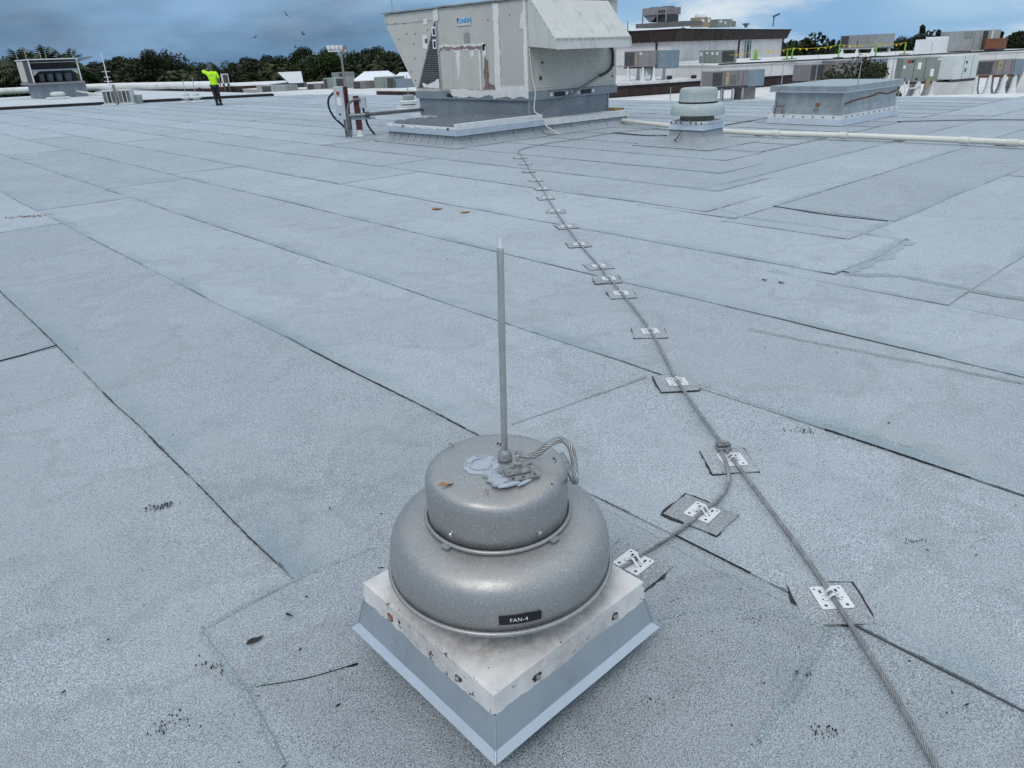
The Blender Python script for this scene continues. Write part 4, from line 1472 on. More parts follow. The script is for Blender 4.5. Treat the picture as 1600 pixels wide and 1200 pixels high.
f2 = thing('roof_ventilator', 'grey green mushroom exhaust fan on flared curb beside the white pipe', 'exhaust fan', (11.85, 7.92, 0))
square_curb(f2, .33, .285, .365, .41, .50)
MB().lathe([(.30, .41), (.30, .52)], 32).build('neck', 'neck_rusty', f2, smooth=True)
MB().lathe([(.44, .502), (.475, .505), (.478, .53), (.470, .60), (.455, .655), (.43, .685), (.38, .697), (.2, .70), (0, .70)], 48).build('shroud', 'fan_green', f2, smooth=True)
c2 = MB().lathe([(.30, .712), (.345, .714), (.346, .73), (.335, .75), (.332, .86), (.325, .915), (.305, .942), (.27, .950), (.15, .955), (0, .957)], 48).build('motor_cover', 'fan_green', f2, smooth=True)
ring_tube(.344, .717, .008, 48).build('rolled_rim', 'dark_metal', c2)
for k in range(3):
    for s_ in (-.22, .2):
        MB().disc((-.344, s_ * (.5 + .5 * k), .385), (-1, 0, 0), .018, .012, 6).build('bolt', 'rust', f2)
tag(MB().tube([(11.80, 7.85, .955), (11.80, 7.85, 1.55)], .011, 8, rf=lambda t: .011 if t < .99 else .004).build('lightning_rod', 'alu', None), 'thin lightning rod on the grey green mushroom fan', 'lightning rod')

f3p = at_z(640, 172, 0)
f3 = thing('roof_ventilator', 'small grey fan on white curb glimpsed left of the large unit', 'exhaust fan', (f3p.x, f3p.y, 0))
square_curb(f3, .30, .05, .10, .16, .15, 'flash_white', 'flash_white')
MB().lathe([(.2, .16), (.2, .22)], 20).build('neck', 'unit_pale', f3)
MB().lathe([(.30, .20), (.32, .21), (.31, .29), (.27, .32), (.1, .33)], 24).build('shroud', 'unit_pale', f3, smooth=True)
MB().lathe([(.19, .335), (.20, .34), (.19, .46), (.15, .485), (0, .49)], 20).build('motor_cover', 'unit_grey', f3, smooth=True)
tag(MB().tube([(f3p.x, f3p.y, .49), (f3p.x, f3p.y, 1.1)], .014, 6).build('lightning_rod', 'alu'), 'thin lightning rod on the small fan left of the large unit', 'lightning rod')

# the metal box with rods
bx = thing('duct_enclosure', 'long low galvanized metal box with lid and white flashing right of the fan', 'roof box', (15.67, 7.01, 0))
L_, D_ = 2.85, 1.60
mb = MB()
mb.hexa([(-.06, -.06, .012), (L_ + .06, -.06, .012), (L_ + .06, D_ + .06, .012), (-.06, D_ + .06, .012)], [(-.02, -.02, .13), (L_ + .02, -.02, .13), (L_ + .02, D_ + .02, .13), (-.02, D_ + .02, .13)])
mb.build('curb_flashing', 'flash_pale', bx)
MB().box(-.015, L_ + .015, -.015, D_ + .015, .128, .205).build('curb_cap', 'flash_white', bx)
MB().box(.03, L_ - .12, .03, D_ - .08, .203, .66).build('wall', 'galv', bx)
MB().box(.012, L_ - .10, .012, D_ - .06, .205, .36).build('lower_band', 'galv', bx)
MB().box(.018, .04, .018, .04, .36, .66).build('corner_trim', 'galv', bx)
MB().box(-.05, L_ - .0, -.05, D_ + .02, .655, .775).build('lid', 'galv', bx, bevel=.006)
MB().box(-.062, L_ + .01, -.062, D_ + .03, .645, .665).build('lid_hem', 'flash_pale', bx)
pts = [(.15, -.001, .42), (.55, -.001, .46), (.9, -.001, .48), (1.4, -.001, .50), (1.8, -.001, .54), (2.2, -.001, .50), (2.7, -.001, .54)]
pts = [(x, .022, z) for x, y, z in pts]
MB().tube(spline(pts, .1), .014, 6).build('split_seam', 'rust', bx, smooth='all', label='rusty crooked seam in the side')
smb = MB()
for (y, z, w, h) in ((1.30, .25, .10, .20), (1.36, .36, .22, .03), (.55, .30, .12, .10)):
    pts = [(y + w * .5 * math.cos(a) * (1 + .3 * wob(a, y, 3)), z + h * .5 * math.sin(a)) for a in [2 * PI * k / 12 for k in range(12)]]
    MB().prism(pts, 'x', .009, .0125).build('rust_stain', 'neck_rusty', bx)
MB().box(.0, .012, .50, .58, .38, .44).build('latch', 'rust', bx)
MB().box(L_ - .1, L_ + .12, .5, .9, .2, .5).build('side_outlet', 'curb_metal', bx)
for i in range(7):
    MB().disc((-.02, .15 + i * .22, .17), (-1, 0, 0), .014, .012, 6).build('bolt', 'coil', bx)
for i in range(10):
    MB().disc((.2 + i * .27, -.02, .17), (0, -1, 0), .014, .012, 6).build('bolt', 'coil', bx)
for i, (x, y) in enumerate(((.12, 1.46), (1.75, 1.50), (.85, .12), (2.6, .15))):
    tag(MB().tube([(15.67 + x, 7.01 + y, .775), (15.67 + x + .01, 7.01 + y, 1.33)], .013, 6, rf=lambda t: .013 if t < .99 else .005).build('lightning_rod', 'alu'),
        'thin lightning rod on the galvanized box lid, ' + ['at its left rear corner', 'at its far right rear corner', 'at the middle of its front edge', 'at its right front end'][i], 'lightning rod', 'lightning rods on the metal box')

# white pipe across the roof
pipe = thing('drain_pipe', 'long white plastic pipe lying across the roof from the large unit', 'pipe', (13.9, 11.6, 0))
pp = [at_z(963, 187.5, .09), at_z(1040, 196, .09), at_z(1130, 205, .09), at_z(1210, 208.5, .085), at_z(1330, 212, .085), at_z(1480, 218, .085), at_z(1600, 224, .085), at_z(1720, 232, .085)]
o0 = Vector((13.9, 11.6, 0))
MB().tube([p - o0 for p in spline(pp, .4)], .047, 12).build('pipe_run', 'pvc', pipe, smooth='all')
for (a, b) in ((968, 188), (1052, 197.2), (1207, 208.3), (1312, 211.5), (1500, 219), (1575, 222.7)):
    p = at_z(a, b, .087)
    p2 = at_z(a + 7, b + .4, .087)
    MB().tube([p - o0, p - o0 + (p2 - p).normalized() * .14], .058, 12).build('coupling', 'pvc', pipe, smooth=True)
for (a, b) in ((1180, 212), (1400, 220), (1560, 227)):
    p = at_z(a, b, .02)
    MB().box(p.x - o0.x + .08, p.x - o0.x + .26, p.y - o0.y - .08, p.y - o0.y + .08, .008, .045).build('support_block', 'wood', pipe)
for b_ in (MB().tube([Vector((-.1, .3, .2)), pp[0] - o0], .05, 10),):
    b_.build('elbow', 'pvc', pipe, smooth=True)


# ------------------------------------------------------------------ helpers for far equipment
class Unit:
    """boxy rooftop machine standing between two measured base points; local x along its front, y away"""

    def __init__(s, name, label, pl, pr, ytop, zbase, zroof, depth=.9, cat='air conditioner', group=None):
        a, b = at_z(pl[0], pl[1], zbase), at_z(pr[0], pr[1], zbase)
        d = b - a
        s.L = d.length
        s.D = depth
        s.t = thing(name, label, cat, (a.x, a.y, zroof), math.atan2(d.y, d.x), group)
        s.z0 = zbase - zroof
        dd = ray(pl[0], ytop)
        g = a.xy
        tt = g.dot(dd.xy) / dd.xy.dot(dd.xy)
        s.H = CAM_H + tt * dd.z - zbase

    def body(s, m, x0=0.0, x1=1.0, z0=0.0, z1=1.0, name='casing', dy=0.0, d=None):
        return MB().box(s.L * x0, s.L * x1, dy, dy + (d or s.D), s.z0 + s.H * z0, s.z0 + s.H * z1).build(name, m, s.t, bevel=.012)

    def grille(s, x0, x1, z0=.08, z1=.92, m='coil'):
        g = MB().box(s.L * x0, s.L * x1, -.012, .004, s.z0 + s.H * z0, s.z0 + s.H * z1).build('coil_grille', m, s.t)
        n = 7
        for i in range(n):
            z = s.z0 + s.H * (z0 + (z1 - z0) * (i + .5) / n)
            MB().box(s.L * x0 + .01, s.L * x1 - .01, -.020, -.0125, z - .006, z + .006).build('louvre', 'coil_lines', g)
        return g

    def panel(s, x0, x1, z0, z1, m, name='panel'):
        return MB().box(s.L * x0, s.L * x1, -.016, -.001, s.z0 + s.H * z0, s.z0 + s.H * z1).build(name, m, s.t)

    def seams(s, xs, m='coil'):
        for x in xs:
            MB().box(s.L * x - .008, s.L * x + .008, -.006, .0, s.z0 + s.H * .03, s.z0 + s.H * .97).build('panel_seam', m, s.t)

    def legs(s, xs, m='flash_white', w=.12, cone=True):
        for x in xs:
            for y in (.08, s.D - .1):
                mb = MB()
                if cone:
                    mb.lathe([(w * 1.5, .0), (w * .9, s.z0 * .35), (w * .6, s.z0)], 10, (s.L * x, y, 0))
                else:
                    mb.box(s.L * x - w / 2, s.L * x + w / 2, y - w / 2, y + w / 2, 0, s.z0)
                mb.build('leg', m, s.t)

    def rails(s, m='coil'):
        for y in (.04, s.D - .12):
            MB().box(-.05, s.L + .05, y, y + .08, s.z0 - .09, s.z0 - .003).build('rail', m, s.t)

    def fan_top(s, xs, r=.28):
        for x in xs:
            MB().lathe([(r, 0), (r, .05), (r * .9, .06)], 20, (s.L * x, s.D / 2, s.z0 + s.H)).build('fan_ring', 'coil', s.t)


# ------------------------------------------------------------------ right: wings, tall block, machines
WZ = -.20
wa, wb = at_z(940, 137.6, WZ), at_z(1330, 112, WZ)
dirw = (wb - wa).normalized()
wa2 = wa - dirw * 14
wl_ = (wb - wa2).length + 12
wing = thing('low_wing', 'low white roofed wing with brown fascia below the tall white building', 'building', (wa2.x, wa2.y, -5.9), math.atan2(dirw.y, dirw.x))
B0 = 5.9
MB().box(0, wl_, .35, 22, 0, B0 + WZ - .05).build('wall', 'stucco', wing)
MB().box(-.1, wl_, -.02, 22, B0 + WZ - .048, B0 + WZ).build('roof', 'white_roof', wing)
MB().box(-.1, wl_, -.10, -.02, B0 + WZ - .05, B0 + WZ + .05).build('gutter', 'dark_metal', wing)
n = 34
for i in range(n):
    x = i * wl_ / n
    MB().box(x + .012, x + wl_ / n - .012, -.06, .02, B0 + WZ - .46, B0 + WZ - .06).build('fascia_panel', 'brown_metal', wing)
MB().box(0, wl_, .03, .34, B0 + WZ - .46, B0 + WZ - .06).build('soffit', 'dark_metal', wing)
MB().box(8, wl_ * .60, .9, 1.5, B0 + WZ + .002, B0 + WZ + .13).build('upstand', 'white_roof', wing)
for (a, b) in ((1046, 121.5), (1084, 120.5), (1102, 120), (1207, 111.5), (1227.5, 110.5)):
    p = at_z(a, b, WZ + .2)
    v = thing('roof_vent', 'black round vent on the white wing roof, ' + {1046: 'below the white building corner', 1084: 'left of a close pair', 1102: 'right of a close pair', 1207: 'left one near the parapet', 1227.5: 'right one near the parapet'}[a], 'vent', (p.x, p.y, WZ))
    MB().lathe([(.10, 0), (.10, .12), (.14, .13), (.17, .19), (.17, .25), (.13, .31), (0, .33)], 14).build('cowl', 'black', v, smooth=True)

# parapet of the next roof with black coping
PZ = .62
pa, pb_ = at_z(1128, 99.5, PZ), at_z(1418, 85.6, PZ)
dp = (pb_ - pa).normalized()
pl_ = (pb_ - pa).length + 14
par = thing('parapet_roof', 'long white parapet wall with black coping right of the tall white building', 'building', (pa.x, pa.y, -5.9), math.atan2(dp.y, dp.x))
MB().box(0, pl_, 0, 16, 0, B0 + PZ - .15).build('wall', 'stucco', par)
MB().box(-.06, pl_ + .06, -.06, 16, B0 + PZ - .148, B0 + PZ - .06).build('roof', 'white_roof', par)
MB().box(-.08, pl_ + .08, -.08, .25, B0 + PZ - .058, B0 + PZ).build('coping', 'dark_metal', par)
for i in range(16):
    MB().box(i * pl_ / 16 - .01, i * pl_ / 16 + .01, -.008, .0, B0 + WZ, B0 + PZ - .16).build('panel_joint', 'unit_grey', par)

# tall white block
TZ = 2.87
c0 = at_z(1056, 45, TZ)
cl = at_z(978, 50, TZ)
cr = at_z(1236, 46, TZ)
dx_ = (cr - c0).normalized()
LX = (cr - c0).length
ly = Vector((-dx_.y, dx_.x, 0))
LY = 16.0
tb = thing('tall_building', 'tall white block with brown panelled eaves behind the low wing', 'building', (c0.x, c0.y, -5.9), math.atan2(dx_.y, dx_.x))
BT = 5.9 + TZ
ov = .55
MB().box(ov, LX - ov, ov, LY, 0, BT - .80).build('wall', 'stucco', tb)
MB().box(.05, LX - .05, .05, LY, BT - .10, BT - .045).build('roof', 'white_roof', tb)
MB().box(-.10, LX + .10, -.10, LY, BT - .045, BT + .02).build('roof_edge', 'dark_metal', tb)
MB().hexa([(.30, .30, BT - .86), (LX - .30, .30, BT - .86), (LX - .30, LY, BT - .86), (.30, LY, BT - .86)], [(.05, .05, BT - .11), (LX - .05, .05, BT - .11), (LX - .05, LY, BT - .11), (.05, LY, BT - .11)]).build('eaves_core', 'dark_metal', tb)
n = 15
for i in range(n):
    x0, x1 = i * LX / n + .02, (i + 1) * LX / n - .02
    MB().hexa([(x0 if i else .3, .24, BT - .86), (x1 if i < n - 1 else LX - .3, .24, BT - .86), (x1 if i < n - 1 else LX - .3, .29, BT - .86), (x0 if i else .3, .29, BT - .86)], [(x0, -.02, BT - .06), (x1, -.02, BT - .06), (x1, .04, BT - .06), (x0, .04, BT - .06)]).build('fascia_panel', 'brown_metal', tb)
n = 7
for i in range(n):
    y0, y1 = i * LY / n + .02, (i + 1) * LY / n - .02
    MB().hexa([(.24, y0 if i else .3, BT - .86), (.29, y0 if i else .3, BT - .86), (.29, y1, BT - .86), (.24, y1, BT - .86)], [(-.02, y0, BT - .06), (.04, y0, BT - .06), (.04, y1, BT - .06), (-.02, y1, BT - .06)]).build('fascia_panel', 'brown_metal', tb)


def spout(x, y, nx, ny):
    MB().tube([(x + nx * .1, y + ny * .1, BT - .85), (x, y, BT - 1.05), (x, y, BT - 3.2)], .075, 6).build('downspout', 'brown_metal', tb)


spout(ov - .08, ov + 1.2, -1, 0)
spout(ov + LX * .50, ov - .08, 0, -1)
spout(LX - ov - .3, ov - .08, 0, -1)
spout(ov - .08, 8.5, -1, 0)
for (x, w) in ((.565, .9), ):
    wn_ = MB().box(LX * x, LX * x + 2.3, ov - .03, ov - .002, BT - 3.0, BT - .90).build('window', 'unit_pale', tb)
    MB().box(LX * x + .25, LX * x + .75, ov - .045, ov - .031, BT - 2.9, BT - .95).build('pane', 'unit_taupe', wn_)
    MB().box(LX * x + 1.0, LX * x + 1.65, ov - .045, ov - .031, BT - 2.9, BT - .95).build('pane', 'glass_dark', wn_)
    MB().box(LX * x + 1.95, LX * x + 2.15, ov - .055, ov - .031, BT - 3.0, BT - .95).build('mullion', 'dark_metal', wn_)
MB().box(LX * .14, LX * .14 + 1.1, ov - .03, ov - .002, BT - 3.15, BT - 2.35).build('door', 'brown_metal', tb)
MB().box(LX * .28, LX * .28 + .05, ov - .006, ov - .001, BT - 3.2, BT - .86).build('wall_joint', 'unit_grey', tb)

# machines on the tall roof
def roofp(px, py, depth, z):
    p = at_d(px, py, depth)
    return Vector((p.x, p.y, z))


un = Unit('rooftop_condenser', 'taupe twin fan condenser on struts on the tall white building roof', (1003, 37), (1041, 34.5), 13.5, TZ + .28, TZ, 1.8)
k_ = un
un.body('unit_taupe', 0, 1, .52, 1, d=1.8)
MB().prism([(.05, un.z0 + un.H * .52), (un.L * .6, un.z0 + un.H * .52), (un.L * .33, un.z0 + .05), (un.L * .27, un.z0 + .05)], 'y', .1, 1.6).build('coil_hopper', 'unit_taupe', un.t)
MB().box(un.L * .62, un.L * .98, .2, 1.6, un.z0 + .02, un.z0 + un.H * .5).build('compressor_bay', 'coil', un.t)
for x in (.02, .63, .98):
    MB().box(un.L * x - .03, un.L * x + .03, -.02, .05, un.z0, un.z0 + un.H * .99).build('strut', 'unit_grey', un.t)
un.grille(.66, .97, .62, .80)
un.fan_top((.25, .75), .45)
MB().box(-.3, un.L + 1.6, -.3, 2.0, .0, .27).build('curb', 'coil_lines', un.t)
un = Unit('exhaust_box', 'tan exhaust box with white dome on the tall white building roof', (1092.5, 42), (1110, 42), 27, TZ + .12, TZ, .8, 'exhaust fan')
un.body('unit_tan')
MB().lathe([(.48, 0), (.5, .1), (.42, .28), (.2, .36), (0, .38)], 18, (un.L / 2, .4, un.z0 + un.H)).build('dome', 'unit_white', un.t, smooth=True)
un.panel(.15, .4, .5, .8, 'unit_white', 'sticker')
un.panel(.72, .9, .5, .85, 'unit_white', 'sticker')
un = Unit('rooftop_unit', 'small green grey air conditioner on the tall white building roof', (1121, 42.5), (1144, 42), 30, TZ + .12, TZ, 1.0)
un.body('unit_green')
un.panel(.1, .3, .55, .85, 'unit_pale', 'sticker')
un.panel(.45, .55, .4, .7, 'unit_white', 'sticker')
un.seams((.4, .75))
MB().box(un.L, un.L * 1.3, .1, .9, un.z0, un.z0 + un.H * .75).build('duct', 'unit_taupe', un.t)
fl = roofp(1207.5, 44, 62, TZ)
fo = thing('flood_light', 'flood light on a short pole at the tall building roof edge', 'flood light', fl)
MB().tube([(0, 0, 0), (.05, 0, .75)], .045, 8).build('pole', 'coil', fo)
oriented(MB().bar((-.08, 0, .78), (.42, -.1, .98), .34, .14), (0, 0, 0), math.atan2(e1.y, e1.x)).build('lamp_head', 'coil', fo)
vp = roofp(1165, 45, 60, TZ)
vo = thing('roof_vent', 'small flared metal vent on the tall building roof', 'vent', vp)
MB().lathe([(.12, 0), (.12, .14), (.28, .22), (.28, .30), (.2, .32)], 12).build('cowl', 'coil_lines', vo)

# machines on the low wing
un = Unit('rooftop_unit', 'taupe air conditioner with blue grey duct on white pedestals by the hood', (975, 105), (1024, 104.2), 80.5, .58, WZ, 1.1)
un.body('unit_taupe')
un.grille(.02, .32)
un.panel(.36, .42, .1, .9, 'unit_tan')
un.panel(.5, .58, .75, .9, 'unit_pale', 'sticker')
un.seams((.34, .45))
un.rails()
un.legs((.12, .6, .95))
MB().box(un.L * 1.01, un.L * 1.38, .1, 1.0, un.z0 - .12, un.z0 + un.H * .98).build('duct', 'duct_blue', un.t, bevel=.01)
MB().prism([(un.L * .45, .3), (un.L * .7, .3), (un.L * .66, un.z0), (un.L * .5, un.z0)], 'y', .2, .7).build('duct_drop', 'flash_white', un.t)
un = Unit('rooftop_unit', 'green grey air conditioner on stand against the tall white wall', (1092, 98.5), (1123, 98.8), 79, .57, WZ, 1.2)
un.body('unit_green')
for x in (.05, .35, .62, .85):
    un.panel(x, x + .10, .55 + .2 * random.random(), .85, 'unit_white', 'sticker')
un.seams((.3, .55, .78))
MB().box(un.L * 1.003, un.L * 1.02, .2, 1.0, un.z0 + .1, un.z0 + un.H * .9).build('coil_grille', 'coil', un.t)
un.rails()
un.legs((.1, .5, .92), w=.13)
MB().box(-un.L * .35, un.L * 1.0, .0, .1, un.z0 - .16, un.z0 - .10).build('pipe_rack', 'coil', un.t)
MB().box(un.L * .5, un.L * .95, .2, 1.0, .1, un.z0 - .1).build('duct_drop', 'unit_grey', un.t)

un = Unit('rooftop_unit', 'long taupe package unit with dark grille and blue grey duct on legs behind the fan', (1112, 136.6), (1168, 133.4), 112, -.10, -.72, 1.0)
un.body('unit_taupe')
un.grille(.01, .26)
un.panel(.37, .46, .1, .95, 'unit_tan')
un.panel(.39, .44, .35, .6, 'unit_white', 'sticker')
un.panel(.53, .66, .12, .72, 'coil_lines', 'panel')
un.seams((.28, .34, .48, .72, .86))
un.rails()
un.legs((.08, .3, .62, .9), 'galv', .07, False)
MB().box(un.L * 1.0, un.L * 1.48, .05, .95, un.z0 - .05, un.z0 + un.H * 1.0).build('duct', 'duct_blue', un.t, bevel=.01)
MB().box(un.L * .95, un.L * 1.35, .3, .9, .0, un.z0 - .05).build('duct_drop', 'unit_taupe', un.t)

un = Unit('rooftop_condenser', 'brown grilled condenser left of the shrub behind the metal box', (1264, 127), (1299, 124.5), 101, -.02, -.72, 1.0)
un.body('unit_taupe')
un.grille(.04, .58, .05, .95)
un.panel(.72, .92, .55, .85, 'unit_tan')
un.seams((.62, .68))
un.rails()
un.legs((.1, .9), 'galv', .08, False)
un = Unit('rooftop_unit', 'pale grey unit with blue grey end partly hidden by the shrub', (1302, 121), (1384, 117), 95, .10, -.72, 1.1)
un.body('unit_taupe', 0, .7)
un.body('duct_blue', .702, 1.0, 0, 1.02, 'duct')
un.rails()
un.legs((.1, .5, .9), 'flash_white', .1)

un = Unit('rooftop_unit', 'large grey green package unit with red plate at right of the shrub', (1406, 128.5), (1474, 126.5), 91, -.04, -.72, 1.0)
un.body('unit_green')
un.panel(.10, .20, .80, .90, 'red_plate', 'maker_plate')
un.panel(.20, .25, .80, .90, 'black', 'maker_plate')
un.panel(.02, .07, .56, .70, 'unit_white', 'sticker')
un.panel(.35, .43, .52, .80, 'unit_white', 'sticker')
un.panel(.66, .74, .20, .52, 'unit_white', 'sticker')
un.panel(.78, .90, .86, .96, 'unit_pale', 'sticker')
un.panel(.06, .12, .08, .15, 'black', 'fork_slot')
un.panel(.34, .40, .08, .15, 'black', 'fork_slot')
un.seams((.27, .53, .88))
MB().box(un.L * 1.005, un.L * 1.03, .2, .9, un.z0 + .1, un.z0 + un.H * .95).build('coil_grille', 'coil', un.t)
un.rails()
un.legs((.1, .45, .8), 'flash_white', .15)
MB().tube(spline([(un.L * .2, -.05, un.z0 + .05), (un.L * .2, -.08, un.z0 - .2), (un.L * .32, -.08, un.z0 - .24), (un.L * .5, -.08, un.z0 - .1)], .1), .03, 6).build('drain_trap', 'pvc', un.t)
MB().box(un.L * .58, un.L * .68, -.14, -.02, un.z0 - .2, un.z0 + .12).build('junction_box', 'unit_tan', un.t)
MB().prism([(un.L * 1.0, .0), (un.L * 1.35, .0), (un.L * 1.30, un.z0 + un.H * 1.0), (un.L * 1.05, un.z0 + un.H * 1.0)], 'y', .3, .9).build('duct', 'duct_blue', un.t)
un = Unit('rooftop_unit', 'pale grey cabinet unit between the grey green and taupe package units', (1489, 124.5), (1524, 121.5), 87, .02, -.72, 1.1)
un.body('unit_pale')
un.seams((.35, .72))
un.panel(.42, .5, .3, .45, 'coil_lines', 'latch')
un.panel(.42, .5, .65, .75, 'coil_lines', 'latch')
un.rails()
MB().box(-.1, un.L + .1, .05, un.D, .02, un.z0 - .1).build('curb', 'white_roof', un.t)
un = Unit('rooftop_unit', 'taupe package unit on white legs at the far right edge', (1526, 118.5), (1592, 115.8), 95, .08, -.72, 1.0)
un.body('unit_taupe')
un.grille(.01, .33)
un.panel(.45, .56, .35, .92, 'unit_tan')
un.panel(.48, .54, .55, .75, 'unit_pale', 'sticker')
un.seams((.36, .42, .60, .78))
MB().box(un.L * .84, un.L * 1.05, -.04, 1.0, un.z0 - .02, un.z0 + un.H).build('duct', 'duct_blue', un.t)
un.rails('unit_rust')
un.legs((.02, .35, .7, .95), 'flash_white', .13)
MB().prism([(un.L * 1.0, 0), (un.L * 1.7, 0), (un.L * 1.6, un.z0 + un.H * .6), (un.L * 1.2, un.z0 + un.H * .7)], 'y', .1, .9).build('wrapped_duct', 'white_roof', un.t)
un = Unit('air_handler', 'bright white insulated box near the right end of the roofline', (1463, 85.5), (1517, 82.5), 61, .45, -.2, 1.8, 'air handler')
un.body('unit_white')
un.body('unit_white', .28, .92, 1.0, 1.14, 'raised_top')
MB().box(-.2, un.L + 2.6, .0, 2.2, .0, un.z0 - .002).build('curb', 'white_roof', un.t)
un = Unit('rooftop_unit', 'tall grey unit above the bright white insulated box', (1479, 80.5), (1558, 77.5), 49.5, .62, -.2, 1.6)
un.body('unit_grey')
un.panel(.30, .46, .62, .96, 'unit_green', 'panel')
un.panel(.66, .76, .02, .96, 'coil', 'panel')
un.panel(.82, .86, .02, .96, 'unit_pale', 'panel')
un.seams((.5, .62, .8))
un.panel(.55, .95, -.28, -.02, 'coil', 'base_frame')
un = Unit('rusty_cabinet', 'rust orange cabinet beside the tall grey unit at far right', (1556, 79), (1571, 78), 60, .6, -.2, .8, 'cabinet')
un.body('unit_rust', 0, 1, 0.15, 1)
un.body('coil', .1, .9, 0, .14, 'stand')
# machine among the pennants
un = Unit('rooftop_unit', 'grey package unit behind the yellow pennant line', (1311, 76), (1368, 74.5), 56, .95, PZ - .1, 1.8)
un.body('unit_grey')
un.grille(.03, .24, .08, .95)
un.seams((.26, .50, .78))
un.panel(.49, .51, .0, .55, 'coil', 'conduit')
un.rails('unit_pale')
un.legs((.08, .5, .92), 'flash_white', .14)
for (x, w, h) in ((1255, .4, .35), (1262, .4, .4), (1287, 1.2, .25), (1392, 1.8, .15)):
    pass

# pennant line on bright green stands
posts = [(1180, 93.5, 79, 40), (1229, 93, 77, 44), (1237, 92.5, 76, 43.5), (1309.5, 90.5, 71, 43.5), (1367.5, 88.5, 69.5, 43.5), (1412.5, 85, 67.5, 44)]
tops = []
for i, (px, yb, yt, dep) in enumerate(posts):
    a, b = at_d(px, yb, dep), at_d(px, yt, dep)
    h = (b - a).length
    t = thing('safety_stand', 'bright green safety stand carrying the yellow pennant line, ' + ['widest one before the tall white wall', 'left one of a close pair', 'right one of a close pair', 'left of the grey package unit', 'right of the grey package unit', 'at the far right end'][i], 'safety stand', a, 0, 'green safety stands')
    w = .10 if i == 0 else .045
    MB().lathe([(w * 1.9, 0), (w * 1.6, .03), (w, .08), (w * .85, h * .9), (w * .5, h)], 10).build('post', 'post_green', t, smooth=True)
    MB().box(-.22, .22, -.22, .22, 0, .04).build('foot', 'black', t)
    tops.append(a + Vector((0, 0, h * .96)))
for i, (px, yb, yt, dep) in enumerate(((980.5, 49, 34.5, 55), (1067, 44.5, 35, 55))):
    a, b = at_d(px, yb, dep), at_d(px, yt, dep)
    t = thing('safety_stand', ['slim green stand on the tall roof beside the big hood', 'slim green stand on the tall roof between condenser and tan box'][i], 'safety stand', a, 0, 'green safety stands')
    MB().lathe([(.06, 0), (.05, .05), (.045, (b - a).length)], 8).build('post', 'post_green', t)
    MB().box(-.18, .18, -.18, .18, 0, .03).build('foot', 'black', t)
pen = thing('pennant_line', 'sagging rope of yellow triangular pennants between green stands', 'pennants', tops[0])
lf = at_d(1140, 86, 41)
rope = [lf - tops[0]] + [p - tops[0] for p in tops]
full = []
for i in range(len(rope) - 1):
    a, b = rope[i], rope[i + 1]
    n = max(3, int((b - a).length / .18))
    for k in range(n):
        f = k / n
        full.append(a.lerp(b, f) + Vector((0, 0, -.10 * 4 * f * (1 - f) * min(1, (b - a).length / 3))))
full.append(rope[-1])
MB().tube(full, .010, 5).build('rope', 'flag_yellow', pen)
for k in range(2, len(full) - 2, 2):
    if random.random() < .25:
        continue
    a, b = full[k], full[k].lerp(full[k + 1], .75)
    d = (b - a).normalized()
    dn = Vector((random.uniform(-.1, .1), random.uniform(-.1, .1), -.11 - .06 * random.random()))
    tip_ = (a + b) / 2 + dn
    s_ = Vector((0, 0, 0)) + d.cross(Vector((0, 0, 1))) * .006
    MB().add([a - s_, b - s_, tip_ - s_, a + s_, b + s_, tip_ + s_], [(0, 1, 2), (5, 4, 3), (0, 3, 4, 1), (1, 4, 5, 2), (2, 5, 3, 0)]).build('pennant', 'flag_yellow', pen)

# small vertical rods along the roof edge on the right
for i, (px, yb, yt, dep) in enumerate(((1047, 157, 136, 24), (1454, 84, 66, 40), (1480, 84, 68, 40), (1426, 88, 74, 38))):
    a, b = at_d(px, yb, dep), at_d(px, yt, dep)
    tag(MB().tube([a, Vector((a.x, a.y, b.z))], .015, 6).build('lightning_rod', 'alu'), ['thin rod at the grey roof edge left of the mushroom fan', 'thin rod left of the white insulated box', 'thin rod right before the white insulated box', 'thin rod above the grey green package unit'][i], 'lightning rod')


# ------------------------------------------------------------------ left: machines and low roofs
jn = thing('roof_joint', 'long dark raised roof joint crossing the roof far left', 'roof joint', (0, 49.4, 0))
dj = Vector((12.4, -6.1, 0)).normalized()
o_ = Vector((0, 49.4, 0))
MB().bar(Vector((-9, 53.7, .05)) - o_, Vector((19.2, 39.85, .05)) - o_, .35, .14).build('joint_cover', 'dark_metal', jn)
MB().bar(Vector((-9, 53.9, .128)) - o_, Vector((19.2, 40.05, .128)) - o_, .30, .015).build('joint_cap', 'coil_lines', jn)
# big unit at far left, its dark open end towards us
lu = thing('rooftop_unit', 'grey air conditioner with dark open front and four fans at far left', 'air conditioner', (12.35, 61.5, 0))
W2 = 3.05
MB().box(.25, W2 + .2, .2, 3.4, 0, .86).build('base_curb', 'curb_metal', lu)
MB().box(-.1, W2 + .12, -.1, 3.7, .86, .99).build('base_rail', 'unit_taupe', lu)
MB().box(0, W2, 1.6, 3.6, .99, 2.42).build('casing', 'unit_taupe', lu)
MB().box(-.06, W2 + .06, -.06, 3.7, 2.42, 2.49).build('top_panel', 'unit_pale', lu)
for x in (0, W2 - .08):
    MB().box(x, x + .08, .0, .08, .99, 2.42).build('corner_post', 'unit_pale', lu)
MB().box(0, .04, .1, 1.6, .99, 2.42).build('side_coil', 'coil', lu)
MB().box(.1, W2 - .1, .9, 1.58, .99, 2.42).build('inner_coil', 'black', lu)
MB().box(.08, W2 - .08, .02, .08, 1.72, 1.82).build('cross_rail', 'duct_blue', lu)
MB().box(.08, W2 - .08, .02, .06, 2.24, 2.28).build('cross_rail', 'unit_grey', lu)
